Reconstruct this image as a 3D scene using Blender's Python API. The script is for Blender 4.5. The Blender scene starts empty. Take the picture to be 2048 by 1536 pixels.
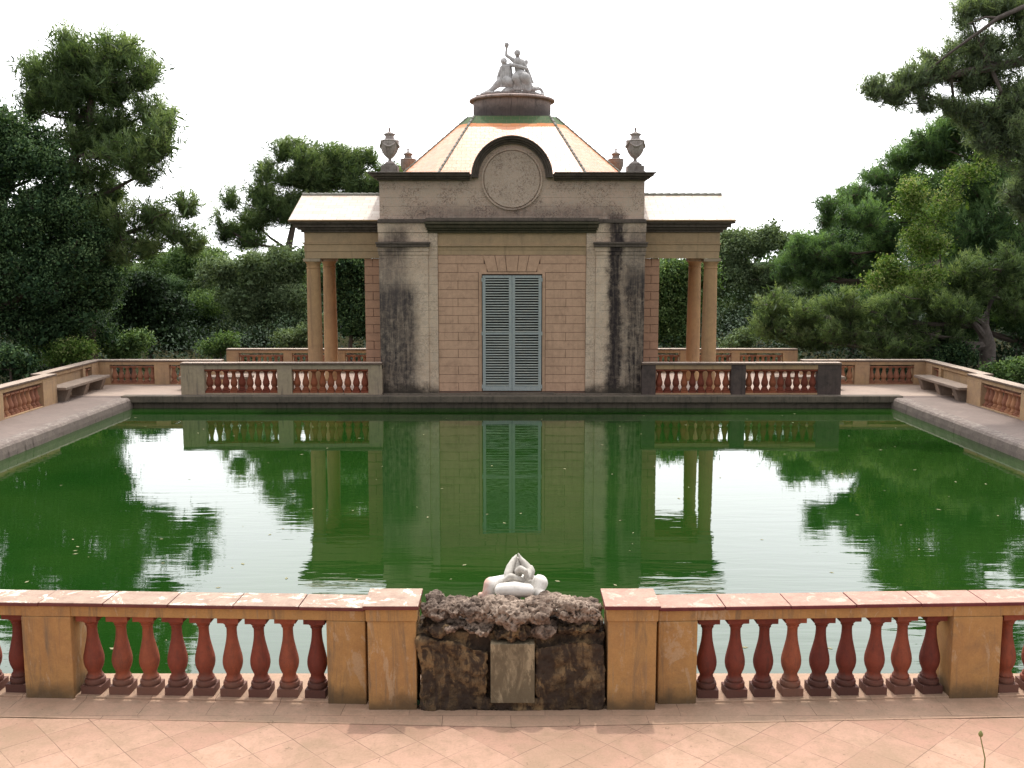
import bpy, math, random
import numpy as np
from mathutils import Vector, Matrix
random.seed(7); RNG = np.random.default_rng(11)
S = bpy.context.scene
col = S.collection
PI = math.pi
# ------------------------------------------------------------------ camera model
CZ = 3.88; F = 2000.0; TH = math.radians(7.2)
def P(x, y, d):
    """measured point of the photograph -> world point at ground distance d"""
    u = (x-1023)/F; v = (768-y)/F
    dy = math.cos(TH)+v*math.sin(TH); dz = -math.sin(TH)+v*math.cos(TH)
    t = d/dy
    return Vector((u*t, d, CZ+dz*t))
def Z(y, d): return P(1023, y, d).z
def X(x, d): return P(x, 600, d).x
cam = bpy.data.cameras.new('camera'); co = bpy.data.objects.new('camera', cam); col.objects.link(co)
cam.sensor_width = 36; cam.lens = F/2048*36; cam.clip_end = 2000; cam.clip_start = .05
co.location = (0, 0, CZ); co.rotation_euler = (PI/2-TH, 0, 0); S.camera = co
# ------------------------------------------------------------------ tagging
def tag(o, label=None, cat=None, group=None, kind=None):
    if label: o['label'] = label
    if cat: o['category'] = cat
    if group: o['group'] = group
    if kind: o['kind'] = kind
    return o
def empty(name, loc=(0, 0, 0), rz=0, label=None, cat=None, group=None):
    o = bpy.data.objects.new(name, None); col.objects.link(o)
    o.location = loc; o.rotation_euler = (0, 0, rz); o.empty_display_size = .2
    return tag(o, label, cat, group)
class MB:
    def __init__(s): s.v = []; s.f = []
    def add(s, vs, fs):
        n = len(s.v); s.v += [tuple(p) for p in vs]; s.f += [tuple(i+n for i in f) for f in fs]
    def box(s, x0, x1, y0, y1, z0, z1, rot=None):
        vs = [(x0,y0,z0),(x1,y0,z0),(x1,y1,z0),(x0,y1,z0),(x0,y0,z1),(x1,y0,z1),(x1,y1,z1),(x0,y1,z1)]
        if rot is not None: vs = [rot @ Vector(p) for p in vs]
        s.add(vs, [(0,3,2,1),(4,5,6,7),(0,1,5,4),(1,2,6,5),(2,3,7,6),(3,0,4,7)])
    def prism(s, poly, y0, y1):               # polygon in xz (counter-clockwise seen from -y), extruded along y
        n = len(poly)
        vs = [(p[0], y0, p[1]) for p in poly]+[(p[0], y1, p[1]) for p in poly]
        fs = [tuple(range(n)), tuple(range(2*n-1, n-1, -1))]+[(i, i+n, (i+1) % n+n, (i+1) % n) for i in range(n)]
        s.add(vs, fs)
    def profile_x(s, prof, x0, x1):           # closed yz polygon swept along x
        n = len(prof)
        vs = [(x0, p[0], p[1]) for p in prof]+[(x1, p[0], p[1]) for p in prof]
        s.add(vs, [tuple(range(n-1, -1, -1)), tuple(range(n, 2*n))]+[(i, (i+1) % n, (i+1) % n+n, i+n) for i in range(n)])
    def lathe(s, prof, seg=20, c=(0, 0, 0), fn=None):
        n = len(prof); vs = []
        for r, z in prof:
            for k in range(seg):
                a = 2*PI*k/seg; rr = r*(fn(a, z) if fn else 1)
                vs.append((c[0]+rr*math.cos(a), c[1]+rr*math.sin(a), c[2]+z))
        fs = []
        for i in range(n-1):
            for k in range(seg):
                k2 = (k+1) % seg
                fs.append((i*seg+k, i*seg+k2, (i+1)*seg+k2, (i+1)*seg+k))
        fs.append(tuple(range(seg-1, -1, -1))); fs.append(tuple(range((n-1)*seg, n*seg)))
        s.add(vs, fs)
    def tube(s, pts, rad, n=7):
        pts = [Vector(p) for p in pts]; vs = []
        for i, p in enumerate(pts):
            t = (pts[min(i+1, len(pts)-1)]-pts[max(i-1, 0)])
            if t.length < 1e-6: t = Vector((0, 0, 1))
            t.normalize()
            a = t.cross(Vector((0, 0, 1)) if abs(t.z) < .9 else Vector((1, 0, 0))).normalized(); b = t.cross(a)
            r = rad[i] if hasattr(rad, '__len__') else rad
            for k in range(n):
                q = 2*PI*k/n; vs.append(p+a*(r*math.cos(q))+b*(r*math.sin(q)))
        fs = [(i*n+k, i*n+(k+1) % n, (i+1)*n+(k+1) % n, (i+1)*n+k) for i in range(len(pts)-1) for k in range(n)]
        fs.append(tuple(range(n-1, -1, -1))); fs.append(tuple(range((len(pts)-1)*n, len(pts)*n)))
        s.add(vs, fs)
    def sphere(s, c, r, nu=16, nv=10, sc=(1, 1, 1)):
        vs = []; c = Vector(c)
        for i in range(nv+1):
            th = PI*i/nv
            for k in range(nu):
                a = 2*PI*k/nu
                vs.append((c.x+r*sc[0]*math.sin(th)*math.cos(a), c.y+r*sc[1]*math.sin(th)*math.sin(a), c.z+r*sc[2]*math.cos(th)))
        fs = [(i*nu+k, (i+1)*nu+k, (i+1)*nu+(k+1) % nu, i*nu+(k+1) % nu) for i in range(nv) for k in range(nu)]
        s.add(vs, fs)
    def capsule(s, p, q, rp, rq):
        s.sphere(p, rp); s.sphere(q, rq); s.tube([p, q], [rp, rq], 14)
    def mesh(s, name):
        me = bpy.data.meshes.new(name); me.from_pydata(s.v, [], s.f); me.update(); return me
    def build(s, name, mat, parent=None, bevel=0, smooth=False, seg=2):
        me = s.mesh(name)
        if mat: me.materials.append(mat)
        if smooth: smooth_mesh(me)
        o = bpy.data.objects.new(name, me); col.objects.link(o)
        if parent: o.parent = parent
        if bevel:
            m = o.modifiers.new('bevel', 'BEVEL'); m.width = bevel; m.segments = seg; m.limit_method = 'ANGLE'; m.angle_limit = math.radians(35)
        return o
def smooth_mesh(me, ang=40):
    me.polygons.foreach_set('use_smooth', [True]*len(me.polygons))
    if ang:
        try: me.set_sharp_from_angle(angle=math.radians(ang))
        except Exception: pass
def dup(o, loc=None, rz=None, parent=None, name=None):
    c = o.copy(); col.objects.link(c)
    if parent is not None: c.parent = parent
    if loc is not None: c.location = loc
    if rz is not None: c.rotation_euler = (0, 0, rz)
    return c
def fuse(mb, name, mat, voxel, parent=None, smooth_it=4, disp=None):
    """melt overlapping volumes into one continuous skin"""
    me = mb.mesh('tmp'); o = bpy.data.objects.new('tmp', me); col.objects.link(o)
    m = o.modifiers.new('r', 'REMESH'); m.mode = 'VOXEL'; m.voxel_size = voxel
    s_ = o.modifiers.new('s', 'SMOOTH'); s_.iterations = smooth_it; s_.factor = .5
    dg = bpy.context.evaluated_depsgraph_get(); dg.update()
    nm = bpy.data.meshes.new_from_object(o.evaluated_get(dg)); nm.name = name
    bpy.data.objects.remove(o)
    if disp: disp(nm)
    nm.materials.clear(); nm.materials.append(mat)
    smooth_mesh(nm, 0)
    r = bpy.data.objects.new(name, nm); col.objects.link(r)
    if parent: r.parent = parent
    return r
# ------------------------------------------------------------------ node helpers
class NT:
    def __init__(s, name):
        s.m = bpy.data.materials.new(name); s.m.use_nodes = True
        s.t = s.m.node_tree; s.t.nodes.clear()
        s.out = s.n('ShaderNodeOutputMaterial'); s._pos = None
    def n(s, typ, **kw):
        nd = s.t.nodes.new(typ)
        for k, v in kw.items(): setattr(nd, k, v)
        return nd
    def put(s, sock, v):
        if v is None: return
        if hasattr(v, 'is_output') or isinstance(v, bpy.types.NodeSocket): s.t.links.new(v, sock)
        else:
            if isinstance(v, (tuple, list)) and len(v) == 3 and sock.type == 'RGBA': v = (*v, 1)
            sock.default_value = v
    @property
    def pos(s):
        if s._pos is None: s._pos = s.n('ShaderNodeNewGeometry')
        return s._pos.outputs['Position']
    @property
    def nrm(s): s.pos; return s._pos.outputs['True Normal']
    def mapping(s, vec, scale=(1, 1, 1), rot=(0, 0, 0), loc=(0, 0, 0)):
        m = s.n('ShaderNodeMapping'); s.put(m.inputs['Vector'], vec)
        m.inputs['Scale'].default_value = scale; m.inputs['Rotation'].default_value = rot; m.inputs['Location'].default_value = loc
        return m.outputs[0]
    def noise(s, vec, scale, detail=5, rough=.6, dist=0.):
        n = s.n('ShaderNodeTexNoise'); s.put(n.inputs['Vector'], vec); n.inputs['Scale'].default_value = scale
        n.inputs['Detail'].default_value = detail; n.inputs['Roughness'].default_value = rough; n.inputs['Distortion'].default_value = dist
        return n.outputs[0]
    def voro(s, vec, scale, feature='F1', rnd=1.):
        n = s.n('ShaderNodeTexVoronoi', feature=feature); s.put(n.inputs['Vector'], vec); n.inputs['Scale'].default_value = scale
        n.inputs['Randomness'].default_value = rnd
        return n.outputs[0]
    def ramp(s, fac, a, b, va=0., vb=1.):
        n = s.n('ShaderNodeMapRange'); n.interpolation_type = 'SMOOTHSTEP'
        s.put(n.inputs[0], fac); n.inputs[1].default_value = a; n.inputs[2].default_value = b
        n.inputs[3].default_value = va; n.inputs[4].default_value = vb
        return n.outputs[0]
    def math(s, op, a, b=None, clamp=False):
        n = s.n('ShaderNodeMath', operation=op); n.use_clamp = clamp
        s.put(n.inputs[0], a)
        if b is not None: s.put(n.inputs[1], b)
        return n.outputs[0]
    def mix(s, f, a, b, mode='MIX'):
        n = s.n('ShaderNodeMix', data_type='RGBA', blend_type=mode); n.clamp_factor = True
        s.put(n.inputs[0], f); s.put(n.inputs[6], a); s.put(n.inputs[7], b)
        return n.outputs[2]
    def cramp(s, fac, stops):
        n = s.n('ShaderNodeValToRGB'); s.put(n.inputs[0], fac); e = n.color_ramp.elements
        e[0].position, e[0].color = stops[0][0], (*stops[0][1], 1); e[1].position, e[1].color = stops[-1][0], (*stops[-1][1], 1)
        for p, c in stops[1:-1]:
            q = e.new(p); q.color = (*c, 1)
        return n.outputs[0]
    def sep(s, v):
        n = s.n('ShaderNodeSeparateXYZ'); s.put(n.inputs[0], v); return n.outputs
    def bump(s, h, strength=.3, dist=.02, normal=None):
        n = s.n('ShaderNodeBump'); s.put(n.inputs['Height'], h); n.inputs['Strength'].default_value = strength
        n.inputs['Distance'].default_value = dist
        if normal is not None: s.put(n.inputs['Normal'], normal)
        return n.outputs[0]
    def pbr(s, base, rough=.8, normal=None, spec=.3, **kw):
        b = s.n('ShaderNodeBsdfPrincipled'); s.put(b.inputs['Base Color'], base); s.put(b.inputs['Roughness'], rough)
        s.put(b.inputs['Specular IOR Level'], spec)
        if normal is not None: s.put(b.inputs['Normal'], normal)
        for k, v in kw.items(): s.put(b.inputs[k.replace('_', ' ')], v)
        s.t.links.new(b.outputs[0], s.out.inputs[0]); return b
    def window(s, v, a, b, soft):            # 1 inside [a,b], fading over soft
        return s.math('MULTIPLY', s.ramp(v, a-soft, a+soft), s.ramp(v, b-soft, b+soft, 1, 0))

def stone(name, c1, c2, dirt, dirt_amt=.5, streak=.5, scale=1., bump=.35, rnd=0., low=None, crackle=0., lichen=None, rough=.85, peel=None, spec=.25):
    """weathered render / stone: two tones in patches, vertical rain streaks, speckle, optional crackled paint"""
    t = NT(name); p = t.pos
    n1 = t.noise(p, 1.6*scale, 6, .65, .4); n2 = t.noise(p, 9*scale, 5, .7); n3 = t.noise(p, 60*scale, 3, .7)
    base = t.mix(t.ramp(n1, .35, .68), c1, c2)
    base = t.mix(t.ramp(n2, .35, .75, 0, .45), base, tuple(min(1, c*1.25) for c in c1))
    sv = t.mapping(p, (7*scale, 7*scale, .55*scale))
    st = t.noise(sv, 1.3, 5, .7, .6)
    sf = t.math('MULTIPLY', t.ramp(st, .5, .72), streak)
    base = t.mix(sf, base, dirt)
    df = t.math('MULTIPLY', t.ramp(t.noise(p, 3.1*scale, 7, .75, 1.), .52, .75), dirt_amt)
    base = t.mix(df, base, dirt)
    if crackle:
        cr = t.ramp(t.noise(t.mapping(p, (1, 1, 1)), 17, 5, .75, 1.4), .47, .56)
        base = t.mix(t.math('MULTIPLY', cr, crackle), base, tuple(c*.42 for c in c2))
    if peel:                                  # pale flaked patches and lime runs
        pf = t.ramp(t.noise(t.mapping(p, (3.4, 3.4, 1.1), (0, 0, 0), (7, 3, 1)), 1.8, 7, .75, .8), .56, .62)
        base = t.mix(t.math('MULTIPLY', pf, .6), base, peel)
        pf = t.ramp(t.noise(t.mapping(p, (9, 9, .5), (0, 0, 0), (2, 5, 3)), 1.2, 6, .7, .5), .6, .66)
        base = t.mix(t.math('MULTIPLY', pf, .55), base, tuple(c*.6 for c in peel))
    if low:                                   # grime near the foot: (z0, z1, colour)
        z = t.sep(p)[2]
        zz = t.math('ADD', z, t.math('MULTIPLY', t.noise(p, 5, 4), -.3))
        base = t.mix(t.ramp(zz, low[0]-.15, low[1]-.15, .85, 0), base, low[2])
    if lichen:
        up = t.ramp(t.sep(t.nrm)[2], .4, .8)
        lf = t.math('MULTIPLY', t.ramp(t.noise(p, 6, 6, .75, .8), .5, .6), up)
        base = t.mix(lf, base, lichen)
    if rnd:
        oi = t.n('ShaderNodeObjectInfo').outputs['Random']
        hs = t.n('ShaderNodeHueSaturation'); t.put(hs.inputs['Color'], base)
        t.put(hs.inputs['Value'], t.ramp(oi, 0, 1, 1-rnd, 1+rnd)); t.put(hs.inputs['Hue'], t.ramp(oi, .2, 1, .492, .506))
        base = hs.outputs[0]
    base = t.mix(t.ramp(n3, .3, .8, 0, .25), base, tuple(c*.5 for c in c2))
    h = t.math('ADD', t.math('MULTIPLY', n2, .5), t.math('MULTIPLY', n3, .35))
    t.pbr(base, rough, t.bump(h, bump, .02), spec)
    return t.m
M = {}
OCH = (.47, .24, .095); OCH2 = (.38, .2, .10)
M['ochre'] = stone('ochre_render', (.44, .25, .095), (.38, .205, .085), (.16, .125, .09), .5, .9, 1., .4, low=(.0, .22, (.09, .065, .04)), peel=(.5, .36, .23))
M['ochre_far'] = stone('pale_ochre_render', (.44, .29, .16), (.36, .235, .15), (.15, .12, .09), .4, .5, .9, .3)
M['buff'] = stone('buff_render', (.40, .32, .22), (.33, .26, .20), (.13, .11, .09), .5, .7, .9, .3)
M['dark_buff'] = stone('blackened_render', (.115, .085, .075), (.07, .055, .052), (.03, .025, .024), .6, .6, 1.2, .35)
M['terracotta'] = stone('terracotta', (.25, .065, .034), (.18, .048, .03), (.075, .04, .03), .6, .5, 2.2, .4, rnd=.35, rough=.7, low=(.10, .22, (.13, .072, .055)))
M['terracotta_far'] = stone('weathered_terracotta', (.25, .07, .035), (.19, .06, .035), (.1, .05, .035), .35, .3, 2., .25, rnd=.25)
M['terracotta_pale'] = stone('pale_terracotta', (.33, .15, .085), (.26, .12, .07), (.1, .055, .04), .35, .3, 2., .25, rnd=.2)
M['bench'] = stone('bench_stone', (.25, .19, .15), (.19, .145, .115), (.09, .07, .06), .6, .4, 2., .4)
def coping_mat(name, top1, top2, side, lichen, lam):
    t = NT(name); p = t.pos
    n2 = t.noise(p, 8, 6, .7); n3 = t.noise(p, 50, 4, .7)
    top = t.mix(t.ramp(n2, .35, .7), top1, top2)
    top = t.mix(t.math('MULTIPLY', t.ramp(t.noise(p, 5, 7, .75, .7), .54, .6), lam), top, lichen)
    top = t.mix(t.ramp(n3, .4, .8, 0, .4), top, (.12, .08, .06))
    sd = t.mix(t.ramp(n2, .3, .8), side, tuple(c*.55 for c in side))
    b = t.mix(t.ramp(t.sep(t.nrm)[2], .3, .7), sd, top)
    t.pbr(b, .75, t.bump(t.math('ADD', n2, n3), .25, .01), .3); return t.m
M['cope_tile'] = coping_mat('coping_tiles', (.44, .265, .20), (.36, .20, .155), (.16, .035, .04), (.60, .52, .42), .5)
M['cope_worn'] = coping_mat('lichened_coping', (.40, .285, .215), (.30, .20, .15), (.17, .05, .045), (.70, .66, .55), .95)
M['cope_far'] = coping_mat('far_coping', (.44, .34, .27), (.36, .28, .22), (.16, .11, .085), (.5, .47, .4), .6)

def paving(name, c1, c2, mortar, size, rot, dirtc, dirt=.5, offset=0., width=1., tone=(.8, 1.15)):
    t = NT(name); p = t.pos
    wob = t.n('ShaderNodeVectorMath', operation='ADD')
    nn = t.n('ShaderNodeTexNoise'); t.put(nn.inputs['Vector'], p); nn.inputs['Scale'].default_value = 3
    ms = t.n('ShaderNodeVectorMath', operation='SCALE'); t.t.links.new(nn.outputs[1], ms.inputs[0]); ms.inputs['Scale'].default_value = .02
    t.put(wob.inputs[0], p); t.t.links.new(ms.outputs[0], wob.inputs[1])
    b = t.n('ShaderNodeTexBrick'); t.put(b.inputs['Vector'], t.mapping(wob.outputs[0], (1/size,)*3, (0, 0, rot)))
    b.inputs['Color1'].default_value = (0, 0, 0, 1); b.inputs['Color2'].default_value = (1, 1, 1, 1); b.inputs['Mortar'].default_value = (.5, .5, .5, 1)
    b.inputs['Scale'].default_value = 1; b.inputs['Mortar Size'].default_value = .012/size*.29; b.inputs['Mortar Smooth'].default_value = .4
    b.inputs['Brick Width'].default_value = width; b.inputs['Row Height'].default_value = 1.; b.offset = offset; b.squash = 1
    rv = t.sep(b.outputs['Color'])[0]
    base = t.mix(rv, c1, c2)
    n1 = t.noise(p, 1.1, 6, .7, .5); n2 = t.noise(p, 7, 6, .72, .4); n3 = t.noise(p, 45, 4, .7)
    base = t.mix(t.ramp(n2, .42, .68, 0, .55), base, dirtc)
    base = t.mix(t.ramp(n1, .42, .7, 0, dirt), base, dirtc)
    sp = t.ramp(t.noise(p, 16, 5, .8, 1.), .60, .68)
    base = t.mix(t.math('MULTIPLY', sp, .6), base, tuple(c*.35 for c in dirtc))
    base = t.mix(t.ramp(n3, .3, .8, 0, .3), base, tuple(c*.6 for c in dirtc))
    mf = t.math('MULTIPLY', b.outputs['Fac'], t.ramp(t.noise(p, 2.3, 3), .35, .62, .25, 1.))
    base = t.mix(mf, base, mortar)
    h = t.math('SUBTRACT', t.math('ADD', t.math('MULTIPLY', n3, .2), t.math('MULTIPLY', rv, .15)), t.math('MULTIPLY', mf, .8))
    t.pbr(base, .8, t.bump(h, .35, .012), .25); return t.m
M['pave'] = paving('front_terrace_tiles', (.41, .235, .17), (.48, .30, .215), (.17, .105, .075), .36, math.radians(47), (.30, .20, .13), .8)
M['pave_edge'] = paving('edge_tiles', (.47, .30, .21), (.41, .26, .18), (.17, .11, .075), .58, math.radians(0), (.30, .215, .145), .6, .5)
M['walk'] = paving('walkway_tiles', (.235, .18, .155), (.20, .15, .13), (.14, .105, .09), .4, math.radians(45), (.17, .135, .115), .6)  # tree shade over the walkways put into a darker tile colour
M['walk_far'] = paving('far_terrace_tiles', (.40, .30, .245), (.35, .265, .22), (.22, .16, .13), .4, math.radians(45), (.38, .3, .24), .4)
M['rim'] = stone('basin_rim', (.22, .175, .15), (.165, .13, .115), (.08, .068, .058), .8, .4, 2.0, .6, lichen=(.30, .255, .22))  # rim colour darkened as well to stand for the tree shade
M['slab'] = stone('wet_stone', (.16, .13, .10), (.10, .085, .07), (.03, .03, .025), .7, .6, 1.2, .5)
M['soil'] = stone('forest_floor', (.05, .045, .025), (.035, .04, .02), (.02, .02, .012), .5, 0, 1., .6, rough=1., spec=0.)

# ------------------------------------------------------------------ pavilion render with its stains
def facade(name, c1, c2, crackle=.5, stains=True):
    t = NT(name); p = t.pos; sx, sy, sz = t.sep(p)
    n1 = t.noise(p, 1.3, 7, .7, .6); n2 = t.noise(p, 7, 6, .72, .4); n3 = t.noise(p, 42, 4, .75)
    base = t.mix(t.ramp(n1, .35, .68), c1, c2)
    base = t.mix(t.ramp(n2, .45, .75, 0, .5), base, (.42, .36, .3))
    cr = t.ramp(t.noise(p, 11, 6, .78, 1.8), .5, .56)
    cm = t.ramp(t.noise(p, 1.7, 3, .6), .38, .58)
    base = t.mix(t.math('MULTIPLY', t.math('MULTIPLY', cr, cm), crackle), base, (.24, .165, .13))
    cl = t.ramp(t.noise(t.mapping(p, (1, 1, 1), (0, 0, 0), (4, 1, 9)), 14, 6, .8, 2.2), .52, .56)
    base = t.mix(t.math('MULTIPLY', cl, crackle), base, (.60, .50, .42))
    base = t.mix(t.ramp(n3, .35, .8, 0, .35), base, (.14, .1, .085))
    fz = t.math('FRACT', t.math('ADD', t.math('MULTIPLY', sz, 1/.2405), t.math('MULTIPLY', n2, .06)))
    ln = t.math('MULTIPLY', t.window(fz, .03, .075, .02), t.ramp(t.noise(p, 2.2, 4), .4, .6, .1, .6))
    base = t.mix(ln if stains else 0., base, (.12, .085, .07))
    if stains:
        wx = t.math('ADD', sx, t.math('MULTIPLY', t.math('SUBTRACT', t.noise(p, 2.4, 6, .75), .5), .55))
        def add(base, x0, x1, z0, z1, amt, sf=.16, colr=(.028, .022, .024)):
            m = t.math('MULTIPLY', t.window(wx, x0, x1, sf), t.window(sz, z0, z1, .3))
            stn = t.noise(t.mapping(p, (14, 14, .9)), 1., 6, .75, .5)
            m = t.math('MULTIPLY', m, t.ramp(stn, .25, .62, .55, 1.))
            m = t.math('MULTIPLY', m, t.ramp(n2, .3, .6, .7, 1.))
            return t.mix(t.math('MULTIPLY', m, amt), base, colr)
        base = add(base, 2.68, 3.12, 0., 5.0, 1., .12)
        base = add(base, 2.74, 3.04, 0., 5.0, .9, .06)
        base = add(base, 3.17, 3.9, 0., 3.5, 1., .15)
        base = add(base, 3.15, 3.9, 3.0, 4.75, .72, .2, (.06, .052, .052))
        base = add(base, -4.1, -2.68, 0, 3.1, 1., .22, (.05, .042, .042))
        base = add(base, -4.1, -2.95, 2.4, 4.4, .72, .3, (.075, .062, .062))
        base = add(base, -3.5, -2.9, 4.0, 4.75, .85, .2)
        base = add(base, -2.9, 2.9, 4.95, 5.25, .75, .5)
        base = add(base, -3.9, -1.2, 5.95, 6.3, .5, .3, (.08, .06, .055))  # darker bands just below the top cornice
        base = add(base, 1.2, 3.9, 5.95, 6.3, .45, .3, (.08, .06, .055))
    # black foot
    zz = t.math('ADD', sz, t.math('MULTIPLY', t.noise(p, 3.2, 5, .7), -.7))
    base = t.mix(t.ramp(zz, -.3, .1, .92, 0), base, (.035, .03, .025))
    t.pbr(base, .88, t.bump(t.math('ADD', t.math('MULTIPLY', n2, .6), n3), .4, .02), .2)
    return t.m
M['facade'] = facade('facade_render', (.76, .60, .45), (.62, .46, .335), .5)
M['attic'] = facade('attic_render', (.68, .49, .385), (.62, .48, .37), 1., True)
M['roundel'] = facade('roundel_plaster', (.60, .46, .36), (.52, .40, .31), .9, False)
M['block'] = stone('pink_block', (.60, .385, .265), (.50, .32, .22), (.28, .17, .12), .6, .35, 1., .4)
M['block_side'] = stone('side_block', (.52, .30, .20), (.46, .27, .18), (.22, .13, .09), .35, .15, 1., .3)
M['joint'] = stone('dark_joint', (.22, .14, .11), (.17, .11, .085), (.06, .04, .03), .3, 0, 1, .2)
M['tan'] = stone('tan_frieze', (.47, .33, .20), (.40, .29, .185), (.16, .12, .07), .4, .3, .8, .3)
M['mossy'] = stone('mossy_cornice', (.10, .085, .055), (.06, .055, .035), (.025, .025, .018), .7, .5, 1.5, .5, lichen=(.2, .19, .1))
M['black_cornice'] = stone('sooty_cornice', (.15, .12, .10), (.09, .073, .063), (.02, .018, .018), .6, .5, 1.5, .5, lichen=(.13, .12, .07))
M['column'] = stone('column_render', (.46, .29, .15), (.40, .25, .14), (.2, .13, .08), .4, .5, .8, .25)
M['urn'] = stone('urn_stone', (.45, .40, .37), (.33, .27, .25), (.09, .07, .065), .6, .7, 3., .4)
M['urn_brown'] = stone('brown_urn_stone', (.28, .25, .225), (.2, .17, .15), (.08, .055, .05), .6, .6, 3., .4)
M['marble_old'] = stone('weathered_marble', (.60, .58, .57), (.42, .40, .39), (.10, .09, .085), .7, .6, 5., .6)
def darken_creases(k_, lo=.40, amt=.85):  # mixes a dark tone into concave creases by Pointiness
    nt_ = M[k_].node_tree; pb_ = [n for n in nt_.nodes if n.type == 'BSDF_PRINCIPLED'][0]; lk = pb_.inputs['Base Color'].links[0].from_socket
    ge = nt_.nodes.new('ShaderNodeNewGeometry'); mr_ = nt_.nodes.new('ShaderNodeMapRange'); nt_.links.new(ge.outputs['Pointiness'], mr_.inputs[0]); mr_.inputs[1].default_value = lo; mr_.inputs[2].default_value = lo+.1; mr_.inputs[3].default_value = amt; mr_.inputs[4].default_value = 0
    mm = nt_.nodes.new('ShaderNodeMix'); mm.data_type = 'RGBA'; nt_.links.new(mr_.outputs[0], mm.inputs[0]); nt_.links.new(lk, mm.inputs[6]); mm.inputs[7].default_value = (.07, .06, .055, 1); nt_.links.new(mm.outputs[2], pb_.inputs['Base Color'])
for k_ in ('marble_old', 'urn', 'urn_brown'): darken_creases(k_)
M['drum'] = stone('drum_render', (.46, .36, .32), (.38, .29, .26), (.05, .04, .04), .9, .8, 1.6, .4, low=(8.25, 8.8, (.035, .03, .03)))
# glazed roof tiles
def roof_mat(name, base1, base2, size, green_z=None, rough=.32, rot=0.):
    t = NT(name); tc = t.n('ShaderNodeTexCoord').outputs['UV']
    b = t.n('ShaderNodeTexBrick'); t.put(b.inputs['Vector'], t.mapping(tc, (1/size,)*3, (0, 0, rot)))
    b.inputs['Color1'].default_value = (0, 0, 0, 1); b.inputs['Color2'].default_value = (1, 1, 1, 1); b.inputs['Mortar'].default_value = (.4, .4, .4, 1)
    b.inputs['Scale'].default_value = 1; b.inputs['Mortar Size'].default_value = .03; b.inputs['Mortar Smooth'].default_value = .3
    b.inputs['Brick Width'].default_value = 1.6; b.inputs['Row Height'].default_value = 1.; b.offset = .5
    rv = t.sep(b.outputs['Color'])[0]; p = t.pos
    n = t.noise(p, 5, 6, .7); n3 = t.noise(p, 30, 4, .7)
    base = t.mix(rv, base1, base2)
    base = t.mix(t.ramp(n, .5, .75, 0, .5), base, (.5, .3, .2))
    if green_z:
        z = t.math('ADD', t.sep(p)[2], t.math('MULTIPLY', rv, .02))
        base = t.mix(t.ramp(z, green_z-.01, green_z+.01), base, (.05, .10, .03))
    base = t.mix(t.math('MULTIPLY', b.outputs['Fac'], .6), base, (.28, .16, .11))
    rg = t.math('ADD', t.ramp(n3, .3, .7, rough-.07, rough+.1), t.math('MULTIPLY', b.outputs['Fac'], .3))
    if green_z: rg = t.math('ADD', rg, t.ramp(t.sep(p)[2], green_z-.14, green_z-.1, 0, .5))
    h = t.math('ADD', t.math('MULTIPLY', rv, .5), t.math('SUBTRACT', n3, b.outputs['Fac']))
    t.pbr(base, rg, t.bump(h, .3, .012), .65); return t.m

# ------------------------------------------------------------------ ground, water, terraces
def sheet(name, pts, z, mat, kind='structure'):
    mb = MB(); mb.add([(x, y, z) for x, y in pts], [tuple(range(len(pts)))]); o = mb.build(name, mat); return tag(o, kind=kind)
sheet('ground', [(-400, -300), (400, -300), (400, 900), (-400, 900)], -.62, M['soil'])
PX = 10.6; WZ = -.30
t = NT('green_water'); p = t.pos
nA = t.noise(t.mapping(p, (.55, 2.4, 1), (0, 0, .08)), 1.5, 2, .45, .4)
nB = t.noise(t.mapping(p, (.9, 4.2, 1), (0, 0, -.14)), 2.2, 2, .5, .5)
nC = t.noise(t.mapping(p, (3, 12, 1), (0, 0, -.12)), 3.1, 2, .5, .3)
wn = t.noise(t.mapping(p, (.09, .16, 1), (0, 0, .3)), 1., 3, .5)
near = t.ramp(t.sep(p)[1], 9., 21., 1.4, .3)
amp = t.math('MULTIPLY', t.ramp(wn, .35, .65, .45, 1.2), near)
h = t.math('ADD', t.math('MULTIPLY', nA, .5), t.math('MULTIPLY', nB, .13))
h = t.math('MULTIPLY', h, amp)
g = t.mix(t.ramp(t.noise(p, .16, 4, .6, .5), .35, .65), (.007, .034, .004), (.014, .044, .006))
g = t.mix(t.ramp(t.noise(p, 70, 2, .6), .72, .78, 0, .35), g, (.07, .13, .04))
t.pbr(g, .02, t.bump(h, 1., .0075), .5, IOR=1.45)
M['water'] = t.m
o = sheet('water', [(-PX-.2, 8.2), (PX+.2, 8.2), (PX+.2, 28.6), (-PX-.2, 28.6)], WZ, M['water'])
# front terrace + the straight course of tiles along the balustrades
WANG = math.radians(2.5)
FY = 8.34
def fl(x): return FY+abs(x)*math.tan(WANG)
mb = MB(); mb.box(-12.6, 12.6, 2.0, 8.06, -.5, 0); tag(mb.build('front_terrace', M['pave']), kind='structure')
mb = MB()
for s in (-1, 1):
    a = [(0, 8.06), (s*12.6, 8.06+12.6*math.tan(WANG)*0.0+0), (s*12.6, 8.06+.5), (0, 8.06+.5)]
mb.box(-12.6, 12.6, 8.06, 9.0, -.5, -.004)
tag(mb.build('terrace_edge_course', M['pave_edge']), kind='structure')
mb = MB()
for s in (-1, 1):   # the wedge of laid tiles between the first course and the splayed balustrade
    q = [(0, 7.9, .004), (s*9, 7.9+9*math.tan(WANG), .004), (s*9, 8.2+9*math.tan(WANG), .004), (0, 8.2, .004)]
    mb.add(q, [(0, 1, 2, 3) if s > 0 else (3, 2, 1, 0)])
tag(mb.build('tile_course', M['pave_edge']), kind='structure')
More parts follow.
